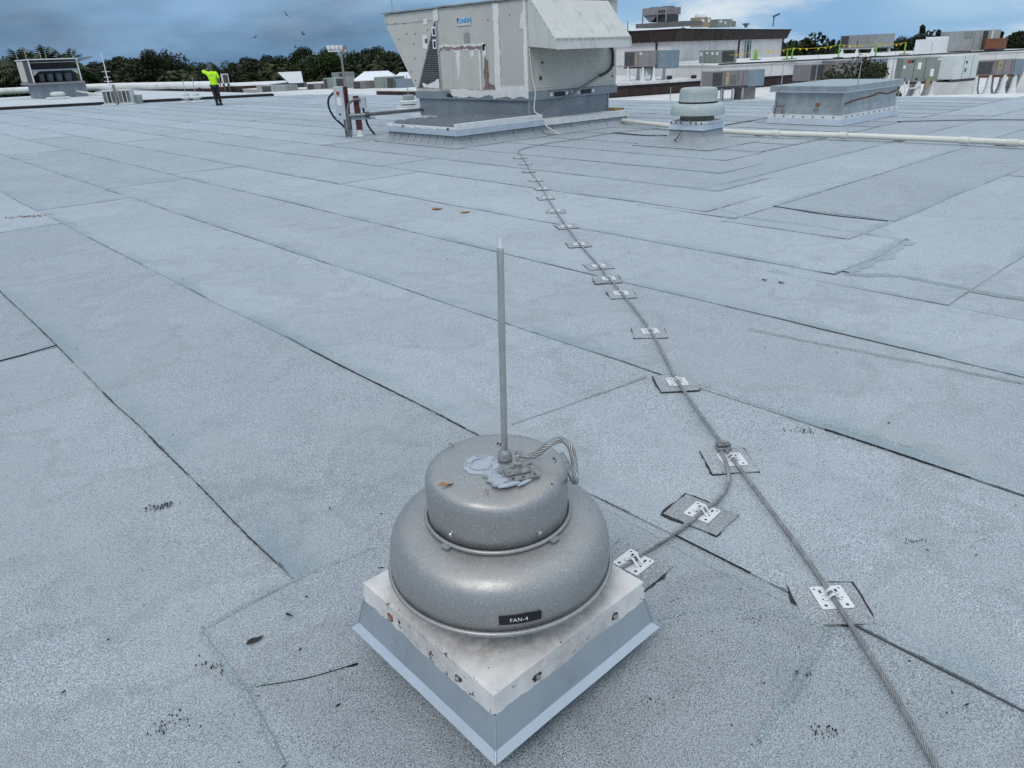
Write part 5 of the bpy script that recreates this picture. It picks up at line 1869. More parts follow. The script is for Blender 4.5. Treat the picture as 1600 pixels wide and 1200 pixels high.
for i in range(4):
    MB().box(.3 + i * .62, .8 + i * .62, .03, .05, 2.28, 2.38).build('vent_slot', 'black', lu)
for i in range(4):
    MB().lathe([(.22, 0), (.24, .4), (.20, .5), (0, .52)], 14, (.65 + i * .55, .55, 1.05)).build('compressor', 'glass_dark', lu, smooth=True)
for s_ in (0, 1):
    x = .12 if s_ == 0 else W2 - .12
    q = 1 if s_ == 0 else -1
    MB().prism([(x, 1.42), (x, 1.76), (x + q * .45, 1.76)], 'y', .03, .07).build('gusset', 'unit_grey', lu)
for x in (-.02,):
    for y in (1.65, 2.3, 2.95):
        MB().box(-.012, .0, y, y + .6, 1.05, 2.38).build('side_panel', 'unit_beige', lu)
for i, (x, y) in enumerate(((-.0, .1), (.1, 3.4), (1.2, .1), (1.5, 3), (2.9, .3))):
    MB().tube([(x, y, 2.48), (x, y, 3.0)], .02, 6).build('lightning_rod', 'alu', lu)
# big white insulated pipe and the dark wing below it
bpipe = thing('insulated_pipe', 'fat white insulated pipe running along the far left roofs', 'pipe', (10, 62, 0))
pa_, pb2 = at_y(-60, 146, 74), at_d(336, 132.5, 62)
pts = [at_d(-80, 148.5, 70), at_d(0, 143, 69), at_d(160, 135.8, 67), at_d(336, 132.3, 64)]
MB().tube([p - Vector((10, 62, 0)) for p in spline(pts, 1.0)], .30, 14).build('pipe_run', 'pipe_white', bpipe, smooth='all')
for i in range(9):
    p = pts[0].lerp(pts[3], (i + .5) / 9)
    q_ = (pts[3] - pts[0]).normalized()
    MB().box(p.x - 10.1, p.x - 9.9, p.y - 62.1, p.y - 61.9, -2.5, p.z - .2).build('pipe_stand', 'brown_metal', bpipe)


def px_building(name, label, pl, pr, zt_, hgt, depth, fm, wm='stucco', fascia=.5):
    a, b = at_z(*pl, zt_), at_z(*pr, zt_)
    d = b - a
    t = thing(name, label, 'building', (a.x, a.y, zt_ - hgt), math.atan2(d.y, d.x))
    L = d.length
    MB().box(.1, L - .1, .1, depth, 0, hgt - .06).build('wall', wm, t)
    MB().box(-.05, L + .05, -.05, depth, hgt - .058, hgt).build('roof', 'white_roof', t)
    n = max(2, int(L / 1.8))
    for i in range(n):
        MB().box(i * L / n + .015, (i + 1) * L / n - .015, -.03, .08, hgt - .07 - fascia, hgt - .07).build('fascia_panel', fm, t)
    return t


px_building('low_wing', 'low brown fascia wing below the fat white pipe at left', (150, 142.5), (420, 131.5), -.1, 5.9, 12, 'brown_metal', 'brown_metal', .75)
px_building('low_wing', 'low wing with dark brown fascia just left of the large unit', (588, 140.5), (700, 141.5), .06, 6.0, 9, 'brown_metal', 'brown_metal', .62)
px_building('low_wing', 'pale low wing behind the switch box', (380, 139), (600, 138), -.35, 5.6, 14, 'unit_grey', 'white_roof', .3)

dv = thing('vent_cabinets', 'pair of weathered white vent cabinets on the roof left of the worker', 'vent cabinet', (11.82, 42.4, 0), math.atan2(-.55, .83))
for x in (-.45, .28):
    c_ = MB().box(x, x + .62, -.2, .5, .06, .70).build('cabinet', 'unit_pale', dv, bevel=.02)
    for i in range(3):
        MB().box(x + .06 + i * .19, x + .20 + i * .19, -.215, -.198, .12, .64).build('louvre', 'coil_lines' if i != 1 else 'coil', c_)
    MB().box(x - .08, x + .70, -.28, .58, .01, .06).build('curb', 'flash_white', dv)
MB().box(.16, .26, -.3, -.2, .0, .95).build('post', 'neck_rusty', dv)
gn = thing('gooseneck_vent', 'white gooseneck vent with black flexible hose beside the weathered cabinets', 'vent', tuple(at_z(210, 162, 0)), math.atan2(-.55, .83))
MB().tube(spline([(.1, 0, .02), (.05, 0, .4), (-.12, 0, .55), (-.25, 0, .45)], .08), .09, 10).build('duct', 'flash_white', gn, smooth='all')
MB().box(-.02, .40, -.2, .2, .01, .42).build('cabinet', 'unit_grey', gn, bevel=.02)
MB().tube(spline([(-.1, -.1, .3), (-.3, -.1, .15), (-.5, -.1, .22), (-.62, -.1, .4)], .08), .05, 8).build('flex_hose', 'rubber', gn, smooth='all')
an_ = at_z(178, 163, 0)
at_ = thing('antenna_mast', 'white antenna mast with small cross arms rising from the roof at left', 'antenna', (an_.x, an_.y, 0))
MB().tube([(0, 0, 0), (0, 0, 2.4)], .030, 8, rf=lambda t: .035 if t < .8 else .02).build('mast', 'unit_white', at_)
for z, w in ((1.55, .22), (1.3, .16), (1.1, .2), (.95, .14)):
    MB().bar((-w * .73, w * .68, z), (w * .73, -w * .68, z), .03, .03).build('cross_arm', 'unit_pale', at_)
MB().box(-.08, .08, -.08, .08, 0, .5).build('base_box', 'neck_rusty', at_)
for i, (px, py, lab) in enumerate(((293, 161, 'left'), (308, 160.5, 'right'))):
    g = at_z(px, py, 0)
    t = thing('roof_ventilator', f'{lab} of two small pale mushroom fans on a white curb near the worker', 'exhaust fan', (g.x, g.y, 0))
    MB().box(-.26, .26, -.26, .26, .0, .10).build('curb', 'flash_white', t, bevel=.02)
    MB().lathe([(.16, .1), (.16, .2), (.26, .21), (.26, .27), (.2, .30), (.17, .31), (.16, .43), (.1, .46), (0, .47)], 16).build('shroud', 'unit_pale', t, smooth=True)
    MB().tube([(0, 0, .46), (0, 0, 1.05 + .1 * i)], .015, 6).build('lightning_rod', 'alu', t)
g = at_z(76, 153, 0)
t = thing('vent_pipe', 'white plumbing vent elbow in front of the far left unit', 'vent', (g.x, g.y, 0))
MB().tube(spline([(0, 0, 0), (0, 0, .3), (.05, 0, .42), (.2, -.1, .42)], .06), .10, 10).build('pipe', 'flash_white', t, smooth='all')
g = at_z(92, 154, 0)
t = thing('roof_ventilator', 'low pale ventilator on white curb in front of the far left unit', 'exhaust fan', (g.x, g.y, 0))
MB().box(-.6, .6, -.6, .6, 0, .1).build('curb', 'flash_white', t)
MB().lathe([(.35, .1), (.35, .2), (.45, .22), (.45, .34), (.3, .42), (0, .43)], 18).build('shroud', 'unit_pale', t, smooth=True)
a, b = at_z(120, 142.5, .35), at_z(168, 149.5, .2)
tag(MB().tube([a, b], .05, 8).build('drain_pipe', 'pvc'), 'thin white pipe sloping from the far left unit to the vent cabinets', 'pipe')
# far small machines between worker and large unit
for (nm, lab, pl, pr, yt, z, zr, m, gr) in (
        ('rooftop_unit', 'grey green unit far behind the switch box, left of its pole', (507, 142), (521, 142), 122, -.35, -.75, 'unit_green', (.1, .4)),
        ('rooftop_unit', 'grey green unit with dark grille directly above the switch box', (520, 142), (541, 141.5), 121.5, -.35, -.75, 'unit_grey', (.35, .95)),
        ('rooftop_unit', 'higher grey unit standing farthest above the switch box', (519, 125), (539, 124.5), 113.5, .25, -.75, 'unit_green', (.6, .95)),
        ('rooftop_unit', 'pale green unit with grille just left of the slanted coil end', (586, 140.5), (617, 140), 120.5, -.3, -.75, 'unit_green', (.66, .98)),
        ('rooftop_unit', 'low dark grey machine between the switch box and the pale green unit', (552, 141), (571, 141), 127, -.3, -.75, 'unit_taupe', (.1, .6)),
        ('rooftop_unit', 'long low grey unit at left of the tilted white hatch', (402, 145), (447, 144.5), 134, -.35, -.75, 'unit_grey', (.2, .5)),
        ('rooftop_unit', 'low grey unit right of the tilted white hatch', (480, 142), (502, 142), 131, -.35, -.75, 'unit_taupe', (.1, .5)),
        ('window_frame_box', 'square grey framed grille just right of the worker', (349, 131), (359, 130.5), 115.5, .1, -.75, 'unit_pale', (.12, .88))):
    un = Unit(nm, lab, pl, pr, yt, z, zr, 1.2, 'air conditioner')
    un.body(m)
    un.grille(*gr)
    un.seams((.5,))
    un.legs((.12, .88), 'coil', .12, False)
un = Unit('supply_duct', 'blue grey duct box right of the pale green unit', (619, 140), (648, 139.6), 123.5, -.3, -.75, 1.2, 'duct')
un.body('duct_blue')
un.legs((.1, .9), 'coil', .1, False)
a = at_d(455, 131, 62)
ht = thing('roof_hatch', 'tilted white roof hatch lid with dark side before the trees', 'roof hatch', (a.x, a.y, a.z), math.atan2(-.68, .733))
MB().prism([(-1.0, .95), (1.0, .95), (1.05, .05), (-.15, .05)], 'y', -.05, .05).build('lid', 'unit_white', ht)
MB().prism([(-1.0, .90), (-.2, .08), (-.12, .0), (-.9, .6)], 'y', .06, .9).build('side_cheek', 'coil', ht)
MB().box(-1.0, 1.05, .2, 1.2, -1.5, .02).build('curb', 'coil', ht)
a = at_d(541, 150, 48)
fp = thing('flood_light_pole', 'rusty pole with a bank of pale flood lights rising behind the switch box', 'light pole', (a.x, a.y, -.75))
bq = at_d(530, 80, 48)
rel = Vector((0, 0, bq.z + .75))
MB().tube([(0, 0, 0), (0, 0, rel.z)], .07, 10).build('pole', 'neck_rusty', fp, smooth=True)
MB().bar(rel + Vector((-.60, .55, .0)), rel + Vector((.25, -.23, .0)), .08, .08).build('cross_arm', 'unit_pale', fp)
for k in range(4):
    p = rel + Vector((-.55 + k * .20, .50 - k * .185, .12))
    MB().lathe([(.04, -.1), (.14, .0), (.15, .15), (.1, .22)], 10, p).build('lamp_head', 'unit_pale', fp, smooth=True)
MB().box(rel.x + .05, rel.x + .35, rel.y - .2, rel.y + .1, rel.z - .15, rel.z + .3).build('ballast_box', 'unit_taupe', fp)
# distant white hip roofs
for (px, py, w, dd, h, lab) in ((583, 140, 7.5, 7, 2.0, 'distant house with broad white hip roof left of the large unit'), (635, 140, 6.0, 8, 1.9, 'distant house with white hip roof partly behind the large unit'), (560, 141, 4, 5, 1.2, 'smaller distant white roof in front of the broad hip roof')):
    a = at_d(px, py, 88)
    t = thing('house', lab, 'house', (a.x, a.y, -6), math.atan2(-.68, .733))
    zb = a.z + 6
    MB().box(-w / 2, w / 2, 0, dd, 0, zb).build('wall', 'house_wall', t)
    MB().add([(-w / 2 - .4, -.4, zb), (w / 2 + .4, -.4, zb), (w / 2 + .4, dd + .4, zb), (-w / 2 - .4, dd + .4, zb), (-w * .2, dd / 2, zb + h), (w * .2, dd / 2, zb + h)],
             [(0, 1, 5, 4), (1, 2, 5), (2, 3, 4, 5), (3, 0, 4), (3, 2, 1, 0)]).build('roof', 'house_roof', t)


# ------------------------------------------------------------------ the worker
def skin_mesh(verts, edges, radii, root=0, sub=2):
    me = bpy.data.meshes.new('figure')
    me.from_pydata([Vector(v) for v in verts], edges, [])
    o = bpy.data.objects.new('figure', me)
    col.objects.link(o)
    o.modifiers.new('skin', 'SKIN')
    sk = me.skin_vertices[0].data
    for i, r_ in enumerate(radii):
        sk[i].radius = r_ if isinstance(r_, tuple) else (r_, r_)
        sk[i].use_root = i == root
    s_ = o.modifiers.new('sub', 'SUBSURF')
    s_.levels = s_.render_levels = sub
    m = eval_mesh(o)
    bpy.data.objects.remove(o)
    m.polygons.foreach_set('use_smooth', [True] * len(m.polygons))
    return m


wk = at_z(341, 165, .0)
pers = thing('person', 'person in bright yellow shirt and dark trousers seen from behind, one arm raised', 'person', (wk.x, wk.y, .008), math.atan2(-.83, .55) + PI / 2 - R(40))
pers.rotation_euler.z = math.atan2(-.68, .733) + R(4)
# local x: to the right in the picture, y: away from the camera
V_, E_, RR = [], [], []


def J(p, r_, parent=None):
    V_.append(p)
    RR.append(r_)
    if parent is not None:
        E_.append((parent, len(V_) - 1))
    return len(V_) - 1


pel = J((0, 0, .86), (.12, .08))
sp1 = J((-.005, .0, 1.02), (.105, .07), pel)
chs = J((-.01, .0, 1.22), (.11, .07), sp1)
nk = J((-.02, .01, 1.37), .055, chs)
hd0 = J((-.045, .03, 1.44), (.065, .075), nk)
hd1 = J((-.055, .035, 1.55), (.075, .09), hd0)
hd2 = J((-.055, .035, 1.61), (.045, .06), hd1)
# left arm raised, hand shading the brow
a1 = J((-.19, .0, 1.32), .058, chs)
a2 = J((-.43, .06, 1.40), .046, a1)
a3 = J((-.25, .22, 1.47), .034, a2)
a4 = J((-.17, .24, 1.50), (.038, .02), a3)
for k, (dx, dz) in enumerate(((.08, .02), (.09, .008), (.088, -.006), (.075, -.02))):
    f1 = J((-.17 + dx * .6, .245, 1.50 + dz), .010, a4)
    J((-.17 + dx, .235, 1.50 + dz * 1.1), .008, f1)
th = J((-.155, .225, 1.46), .011, a4)
# right arm hanging, slightly bent
b1 = J((.17, .0, 1.31), .058, chs)
b2 = J((.235, .02, 1.07), .045, b1)
b3 = J((.22, .13, .86), .033, b2)
b4 = J((.215, .16, .79), (.02, .038), b3)
for k, (dy, dz) in enumerate(((.035, -.085), (.015, -.095), (-.005, -.09), (-.025, -.075))):
    f1 = J((.213, .165 + dy, .79 + dz * .6), .010, b4)
    J((.205, .17 + dy, .79 + dz), .008, f1)
J((.20, .20, .75), .011, b4)
# legs
for sx, fx, fy in ((-1, -.055, .0), (1, .105, .09)):
    h_ = J((sx * .085, 0, .80), .07, pel)
    k_ = J((sx * .085 + (.02 if sx < 0 else .0), .03, .46), .062, h_)
    an2 = J((fx + (.04 if sx < 0 else 0), fy, .09), .042, k_)
    J((fx + (.03 if sx < 0 else .01), fy + .12, .035), .035, an2)
link('body', skin_mesh(V_, E_, RR), 'skin', pers)
# clothing
link('shirt', skin_mesh([(0, 0, .80), (0, 0, .90), (-.005, 0, 1.04), (-.01, 0, 1.22), (-.015, .005, 1.345), (-.19, .0, 1.32), (-.42, .055, 1.395), (-.34, .14, 1.43), (.175, .0, 1.31), (.235, .02, 1.09)],
                        [(0, 1), (1, 2), (2, 3), (3, 4), (3, 5), (5, 6), (6, 7), (3, 8), (8, 9)],
                        [(.175, .125), (.180, .128), (.172, .122), (.185, .125), (.085, .075), .083, .072, .058, .083, .068], 0), 'hivis', pers)
link('trousers', skin_mesh([(0, 0, .86), (-.085, 0, .78), (-.065, .03, .46), (-.02, .0, .10), (.085, 0, .78), (.09, .03, .46), (.11, .085, .10)],
                           [(0, 1), (1, 2), (2, 3), (0, 4), (4, 5), (5, 6)], [(.155, .115), .108, .082, .068, .108, .082, .068], 0), 'trousers', pers)
for (x, y) in ((-.025, .0), (.11, .085)):
    mb = MB().hexa([(x - .055, y - .09, 0), (x + .055, y - .09, 0), (x + .05, y + .19, 0), (x - .05, y + .19, 0)], [(x - .05, y - .08, .13), (x + .05, y - .08, .13), (x + .045, y + .12, .09), (x - .045, y + .12, .09)])
    mb.build('boot', 'boot', pers, bevel=.025, smooth=True)
mb = MB().lathe([(.098, 0), (.103, .04), (.095, .09), (.065, .125), (0, .14)], 18, (-.055, .035, 1.545))
mb.build('cap', 'cap', pers, smooth='all')
MB().lathe([(.088, 0), (.095, .07), (.09, .12)], 16, (-.055, .02, 1.46)).build('hair', 'cap', pers, smooth='all')
MB().prism([(-.045, 0), (.045, 0), (.04, .10), (-.04, .10)], 'z', 0, .012).build('cap_brim', 'cap', pers).location = (-.055, .12, 1.555)
MB().bar((-.10, -.128, 1.245), (.075, -.128, 1.245), .004, .018).build('shirt_print', 'unit_green', pers)


# ------------------------------------------------------------------ trees
def crown_mesh(rnd, w, h, n, kind, size):
    v, f = [], []
    lob = []
    if kind == 'broad':
        for k in range(rnd.randint(9, 13)):
            a = rnd.uniform(0, 2 * PI)
            rr = rnd.uniform(.1, .42) * w
            lob.append((rr * math.cos(a), rr * math.sin(a), rnd.uniform(.34, .88) * h, rnd.uniform(.14, .24) * w))
    elif kind == 'pine':
        for k in range(13):
            z = .35 + .62 * k / 12
            a = rnd.uniform(0, 2 * PI)
            rr = (1.05 - z) * .42 * w
            lob.append((rr * math.cos(a), rr * math.sin(a), z * h, (.10 + .12 * (1.05 - z)) * w))
    else:
        for k in range(16):
            a = rnd.uniform(0, 2 * PI)
            rr = rnd.uniform(.0, .45) * w
            lob.append((rr * math.cos(a), rr * math.sin(a), rnd.uniform(.12, .85) * h, rnd.uniform(.10, .2) * w))
    for k in range(n):
        x, y, z, r_ = rnd.choice(lob)
        d = Vector((rnd.gauss(0, 1), rnd.gauss(0, 1), rnd.gauss(0, 1))).normalized()
        p = Vector((x, y, z)) + d * r_ * rnd.random() ** .4 * Vector((1, 1, .8)).length / 1.62
        s_ = size * rnd.uniform(.6, 1.4)
        a = Vector((rnd.gauss(0, 1), rnd.gauss(0, 1), rnd.gauss(0, .7))).normalized()
        b = a.cross(Vector((rnd.gauss(0, 1), rnd.gauss(0, 1), rnd.gauss(0, 1)))).normalized()
        o = len(v)
        v += [tuple(p + a * s_), tuple(p + b * s_ * .55), tuple(p - a * s_ * .8), tuple(p - b * s_ * .55)]
        f.append((o, o + 1, o + 2, o + 3))
    me = bpy.data.meshes.new('crown')
    me.from_pydata(v, [], f)
    return me, lob


def trunk_mesh(rnd, h, r_, lob):
    mb = MB()
    bend_ = Vector((rnd.uniform(-.4, .4), rnd.uniform(-.4, .4), 0))
    pts = [Vector((0, 0, 0)), bend_ * .3 + Vector((0, 0, h * .25)), bend_ * .7 + Vector((0, 0, h * .5)), bend_ + Vector((0, 0, h * .8))]
    mb.tube(spline(pts, h / 8), r_, 7, rf=lambda t: r_ * (1 - .75 * t))
    for (x, y, z, q) in lob[:8]:
        s_ = Vector((bend_.x * .6, bend_.y * .6, min(z * .75, h * .55)))
        mb.tube([s_, (s_ + Vector((x, y, z))) / 2 + Vector((0, 0, .2)), Vector((x, y, z))], r_ * .4, 5, rf=lambda t: r_ * .42 * (1 - .8 * t))
    return mb.mesh('trunk', smooth='all')


rnd = random.Random(11)
VAR = {}
for nm, kind, w, h, n, size, lf_, tr in (('a', 'broad', 9, 9.5, 9000, .19, 'leaf_dark', .28), ('b', 'broad', 8, 10.5, 8000, .18, 'leaf_dark', .28), ('c', 'broad', 10, 8.5, 9000, .19, 'leaf_mid', .3), ('d', 'broad', 6.5, 11.5, 6500, .18, 'leaf_mid', .25),
                                         ('e', 'pine', 6, 12.5, 6000, .18, 'leaf_pine', .2), ('f', 'bush', 7, 4.8, 6000, .19, 'leaf_dark', .15), ('g', 'broad', 7.5, 9, 5000, .17, 'leaf_dark', .25)):
    cm, lob = crown_mesh(rnd, w, h, n, kind, size)
    tm_ = trunk_mesh(rnd, h, tr, lob)
    cm.materials.append(MATS[lf_])
    tm_.materials.append(MATS['bark'])
    VAR[nm] = (cm, tm_)


def palm_meshes(rnd, h, fl, nfr, droop):
    tk = MB().tube([(0, 0, 0), (.1, 0, h * .5), (.05, .05, h)], .18, 8, rf=lambda t: .2 - .05 * t).mesh('trunk', smooth='all')
    v, f = [], []
    for k in range(nfr):
        a = 2 * PI * k / nfr + rnd.uniform(-.2, .2)
        elv = rnd.uniform(-.3, 1.2)
        d = Vector((math.cos(a) * math.cos(elv), math.sin(a) * math.cos(elv), math.sin(elv)))
        p = Vector((.05, .05, h))
        prev = p
        side_ = d.cross(Vector((0, 0, 1))).normalized()
        ns = 9
        L = fl * rnd.uniform(.8, 1.1)
        for i in range(ns):
            t = (i + 1) / ns
            cur = p + d * L * t + Vector((0, 0, -droop * L * t * t))
            for s_ in (-1, 1):
                lw = L * .26 * math.sin(PI * min(.97, t * .9 + .08)) + .05
                dirn = (cur - prev).normalized()
                tip_ = cur + side_ * s_ * lw + dirn * lw * .55 + Vector((0, 0, -lw * .35))
                o = len(v)
                v.extend([tuple(prev), tuple(cur), tuple(tip_)])
                f.append((o, o + 1, o + 2))
            prev = cur
    me = bpy.data.meshes.new('fronds')
    me.from_pydata(v, [], f)
    me.materials.append(MATS['leaf_palm'])
    tk.materials.append(MATS['bark'])
    return me, tk


PAL = {'p': palm_meshes(rnd, 5.8, 1.5, 34, .35), 'q': palm_meshes(rnd, 6.2, 1.4, 30, .45), 'big': palm_meshes(rnd, 5.2, 4.2, 26, .30)}


def plant_tree(nm, p, s, rz, label, group, sz=None):
    src = VAR.get(nm) or PAL[nm]
    palm = nm in PAL
    t = thing('palm_tree' if palm else ('shrub' if nm == 'f' else ('pine_tree' if nm == 'e' else 'broadleaf_tree')), label, 'palm tree' if palm else ('shrub' if nm == 'f' else 'tree'), p, rz, group)
    t.scale = (s, s, sz or s)
    a, b = (src[0], src[1])
    link('crown', a, None, t)
    link('trunk', b, None, t)
    return t


# profile of the tree tops along the horizon, from the photograph (x, y of the top)
prof_l = [(-60, 95), (0, 92), (45, 95), (130, 97), (155, 96), (190, 83), (225, 87), (245, 84), (280, 92), (310, 92), (345, 100), (370, 94), (400, 88), (425, 85), (470, 78), (490, 70), (508, 74), (540, 84), (555, 82), (580, 78), (605, 75), (630, 80), (665, 84)]
prof_r = [(1205, 68), (1220, 66), (1240, 62), (1262, 66), (1290, 60), (1310, 63), (1340, 64), (1380, 62), (1410, 60), (1438, 46), (1455, 53), (1475, 50), (1500, 58), (1540, 55), (1580, 50), (1610, 46), (1680, 44)]


def top_at(profile, x):
    for (a, b), (c, d) in zip(profile, profile[1:]):
        if a <= x <= c:
            return b + (d - b) * (x - a) / (c - a)
    return profile[-1][1]


HT = {'a': 9.5, 'b': 10.5, 'c': 8.5, 'd': 11.5, 'e': 12.5, 'f': 4.8, 'g': 9}
for profile, lab in ((prof_l, 'left'), (prof_r, 'right')):
    for row, (dep, step_, lift) in enumerate(((112, 26, 2), (128, 24, -1))):
        x = profile[0][0]
        while x < profile[-1][0]:
            xx = x + rnd.uniform(-6, 6)
            kind = rnd.choice(['a', 'b', 'c', 'd', 'g', 'a', 'b'] if lab == 'left' else ['a', 'b', 'e', 'e', 'd', 'g'])
            yy = top_at(profile, min(max(xx, profile[0][0]), profile[-1][0])) + rnd.uniform(-1, 7) + lift
            top = at_d(xx, yy, dep)
            H = top.z + 6
            s = H / (HT[kind] * .97)
            pp_ = {'e': 'pine'}.get(kind, 'broadleaf tree')
            zone = ('behind the far left unit' if xx < 135 else 'between the far left unit and the worker' if xx < 320 else 'between the worker and the flood light pole' if xx < 520 else 'between the flood light pole and the large unit') if lab == 'left' else ('between the tall building and the pennant unit' if xx < 1310 else 'between the pennant unit and the white insulated box' if xx < 1465 else 'behind the white insulated box and farther right')
            label = ('dark pine in the treeline ' if kind == 'e' else 'dark broadleaf tree in the treeline ') + zone
            plant_tree(kind, (top.x, top.y, -6), s * rnd.uniform(.92, 1.08) if kind != 'e' else s, rnd.uniform(0, 6.28), label, ('treeline trees ' if kind != 'e' else 'treeline pines ') + zone, s)
            x += step_ * rnd.uniform(.8, 1.2)
    # undergrowth
    x = profile[0][0]
    while x < profile[-1][0]:
        a = at_d(x, 118 if lab == 'left' else 80, 104)
        s = rnd.uniform(1.2, 1.7)
        plant_tree('f', (a.x, a.y, -6), s, rnd.uniform(0, 6), f'dark understorey shrub at the foot of the {lab} treeline', f'understorey shrubs on the {lab}')
        x += rnd.uniform(22, 34)
# single trees that stand out
for (nm, px, py, dep, sw, lab) in (('d', 492, 69, 100, 1.0, 'tallest leafy tree with ragged top behind the flood light pole'), ('b', 207, 82, 104, .95, 'rounded open crowned tree above the vent cabinets'), ('g', 247, 82, 106, .8, 'tall open tree left of the worker'), ('b', 612, 75, 104, 1.0, 'dark round tree beside the slanted coil end'),
                                   ('e', 1440, 44, 105, .8, 'tall thin pine right of the pennants'), ('e', 1466, 51, 105, .8, 'shorter thin pine left of the white insulated box'), ('a', 1590, 46, 100, 1.1, 'dark broad tree at the right edge'), ('d', 1240, 61, 100, .9, 'small tree just right of the tall white building')):
    top = at_d(px, py, dep)
    s = (top.z + 6) / (HT[nm] * .97)
    plant_tree(nm, (top.x, top.y, -6), s * sw, rnd.uniform(0, 6), lab, None, s)
for i, (px, py, dep, nm) in enumerate(((398, 112, 98, 'p'), (262, 112, 98, 'q'), (275, 113, 99, 'p'), (293, 110, 97, 'q'), (190, 113, 98, 'p'), (555, 101, 98, 'p'), (590, 95, 97, 'q'), (612, 96, 98, 'p'), (427, 103, 99, 'q'))):
    top = at_d(px, py, dep)
    H = top.z + 6
    s = 1.25
    plant_tree(nm, (top.x, top.y, -6 + H - 6.6 * s), s, rnd.uniform(0, 6), 'small round headed palm in front of the dark trees', 'small palms before the treeline')
for i, (px, py, dep, s) in enumerate(((24, 63, 84, .95), (62, 60, 88, .95), (95, 64, 90, .9))):
    top = at_d(px, py, dep)
    plant_tree('big', (top.x, top.y, top.z - 8.4 * s), s, rnd.uniform(0, 6), ['large feathery palm left of the far left unit', 'large feathery palm behind the middle of the far left unit', 'feathery palm behind the right end of the far left unit'][i], None)
# shrub top rising from the courtyard behind the metal box
cb, lob = crown_mesh(random.Random(5), 2.6, 1.35, 6500, 'bush', .055)
cb.materials.append(MATS['leaf_mid'])
tk = trunk_mesh(random.Random(5), 1.5, .06, lob)
tk.materials.append(MATS['bark'])
pb3 = at_d(1347, 133, 25.5)
t = thing('shrub', 'leafy dark green shrub behind the metal box lid', 'shrub', (pb3.x, pb3.y, -.72))
t.scale = (.95, .95, 1.0)
for me in (cb, tk):
    c_ = link('crown' if me is cb else 'trunk', me, None, t)
    c_.location.z = .28 if me is cb else 0

# birds
for i, (px, py, dep, rz, roll) in enumerate(((448, 23.5, 70, .3, .7), (474, 53.5, 75, 1.4, -.5), (398, 58.5, 75, 2.2, .3), (462, 74, 80, .9, .2))):
    p = at_d(px, py, dep)
    mb = MB()
    mb.lathe([(0, -.30), (.05, -.24), (.085, -.05), (.08, .1), (.045, .22), (.04, .28), (0, .34)], 8)
    mb.v = [(q[0], q[2], q[1]) for q in mb.v]
    for s_ in (-1, 1):
        mb.hexa([(s_ * .05, -.10, -.01), (s_ * .05, .14, -.01), (s_ * .40, .18, .12), (s_ * .40, -.08, .12)], [(s_ * .05, -.10, .015), (s_ * .05, .14, .015), (s_ * .40, .18, .135), (s_ * .40, -.08, .135)])
        mb.hexa([(s_ * .40, -.08, .12), (s_ * .40, .18, .12), (s_ * .78, .02, .20), (s_ * .74, -.16, .20)], [(s_ * .40, -.08, .135), (s_ * .40, .18, .135), (s_ * .78, .02, .21), (s_ * .74, -.16, .21)])
    mb.hexa([(-.04, -.26, 0), (.04, -.26, 0), (.10, -.45, 0), (-.10, -.45, 0)], [(-.04, -.26, .012), (.04, -.26, .012), (.10, -.45, .012), (-.10, -.45, .012)])
    o = mb.build('bird', 'bird')
    o.location = p
    o.scale = (.55, .55, .55)
    o.rotation_euler = (roll * .4, roll, rz)
    tag(o, ['black bird with wings spread, highest in the sky', 'black bird midway in the sky right of the others', 'small black bird at the far left of the four', 'lowest black bird, just above the tree top'][i], 'bird', 'birds in the sky')

# ------------------------------------------------------------------ small litter
rl = random.Random(3)
mb = MB()
for k in range(150):
    x, y = rl.uniform(.2, 9), rl.uniform(.2, 9)
    if k < 60:
        q = at_z(rl.uniform(0, 1600), rl.uniform(420, 1200), 0)
        x, y = q.x, q.y
    if abs(x - 1.06) < .36 and abs(y - 1.26) < .36:
        continue
    s = rl.uniform(.0012, .0036)
    a = rl.uniform(0, 6.28)
    l = rl.uniform(1, 2.6)
    c, s2 = math.cos(a), math.sin(a)
    pts = [(-s * l, 0), (0, -s * .8), (s * l, 0), (0, s * .7)]
    mb.prism([(x + c * p - s2 * q, y + s2 * p + c * q) for p, q in pts], 'z', .012, .012 + s * .8)
lit = mb.build('roof_litter', 'debris')
lit['kind'] = 'stuff'
tag(lit, 'scattered dark specks and twigs lying on the grey roof', 'litter')


def leaf(name, p, L, W, ang, m, label, cat='leaf'):
    n = 7
    v = []
    for i in range(n + 1):
        t = i / n
        w = W * math.sin(PI * t) ** .8
        v += [(-L / 2 + L * t, -w / 2, .002 * math.sin(PI * t)), (-L / 2 + L * t, w / 2, .004 * math.sin(2 * PI * t) + .001), (-L / 2 + L * t, -w / 2, .002 * math.sin(PI * t) + .0012), (-L / 2 + L * t, w / 2, .004 * math.sin(2 * PI * t) + .0022)]
    mb = MB()
    mb.v = v
    for i in range(n):
        o = 4 * i
        mb.f += [(o, o + 1, o + 5, o + 4), (o + 2, o + 6, o + 7, o + 3), (o, o + 4, o + 6, o + 2), (o + 1, o + 3, o + 7, o + 5)]
    ob = mb.build(name, m)
    ob.location = p
    ob.rotation_euler.z = ang
    tag(ob, label, cat)


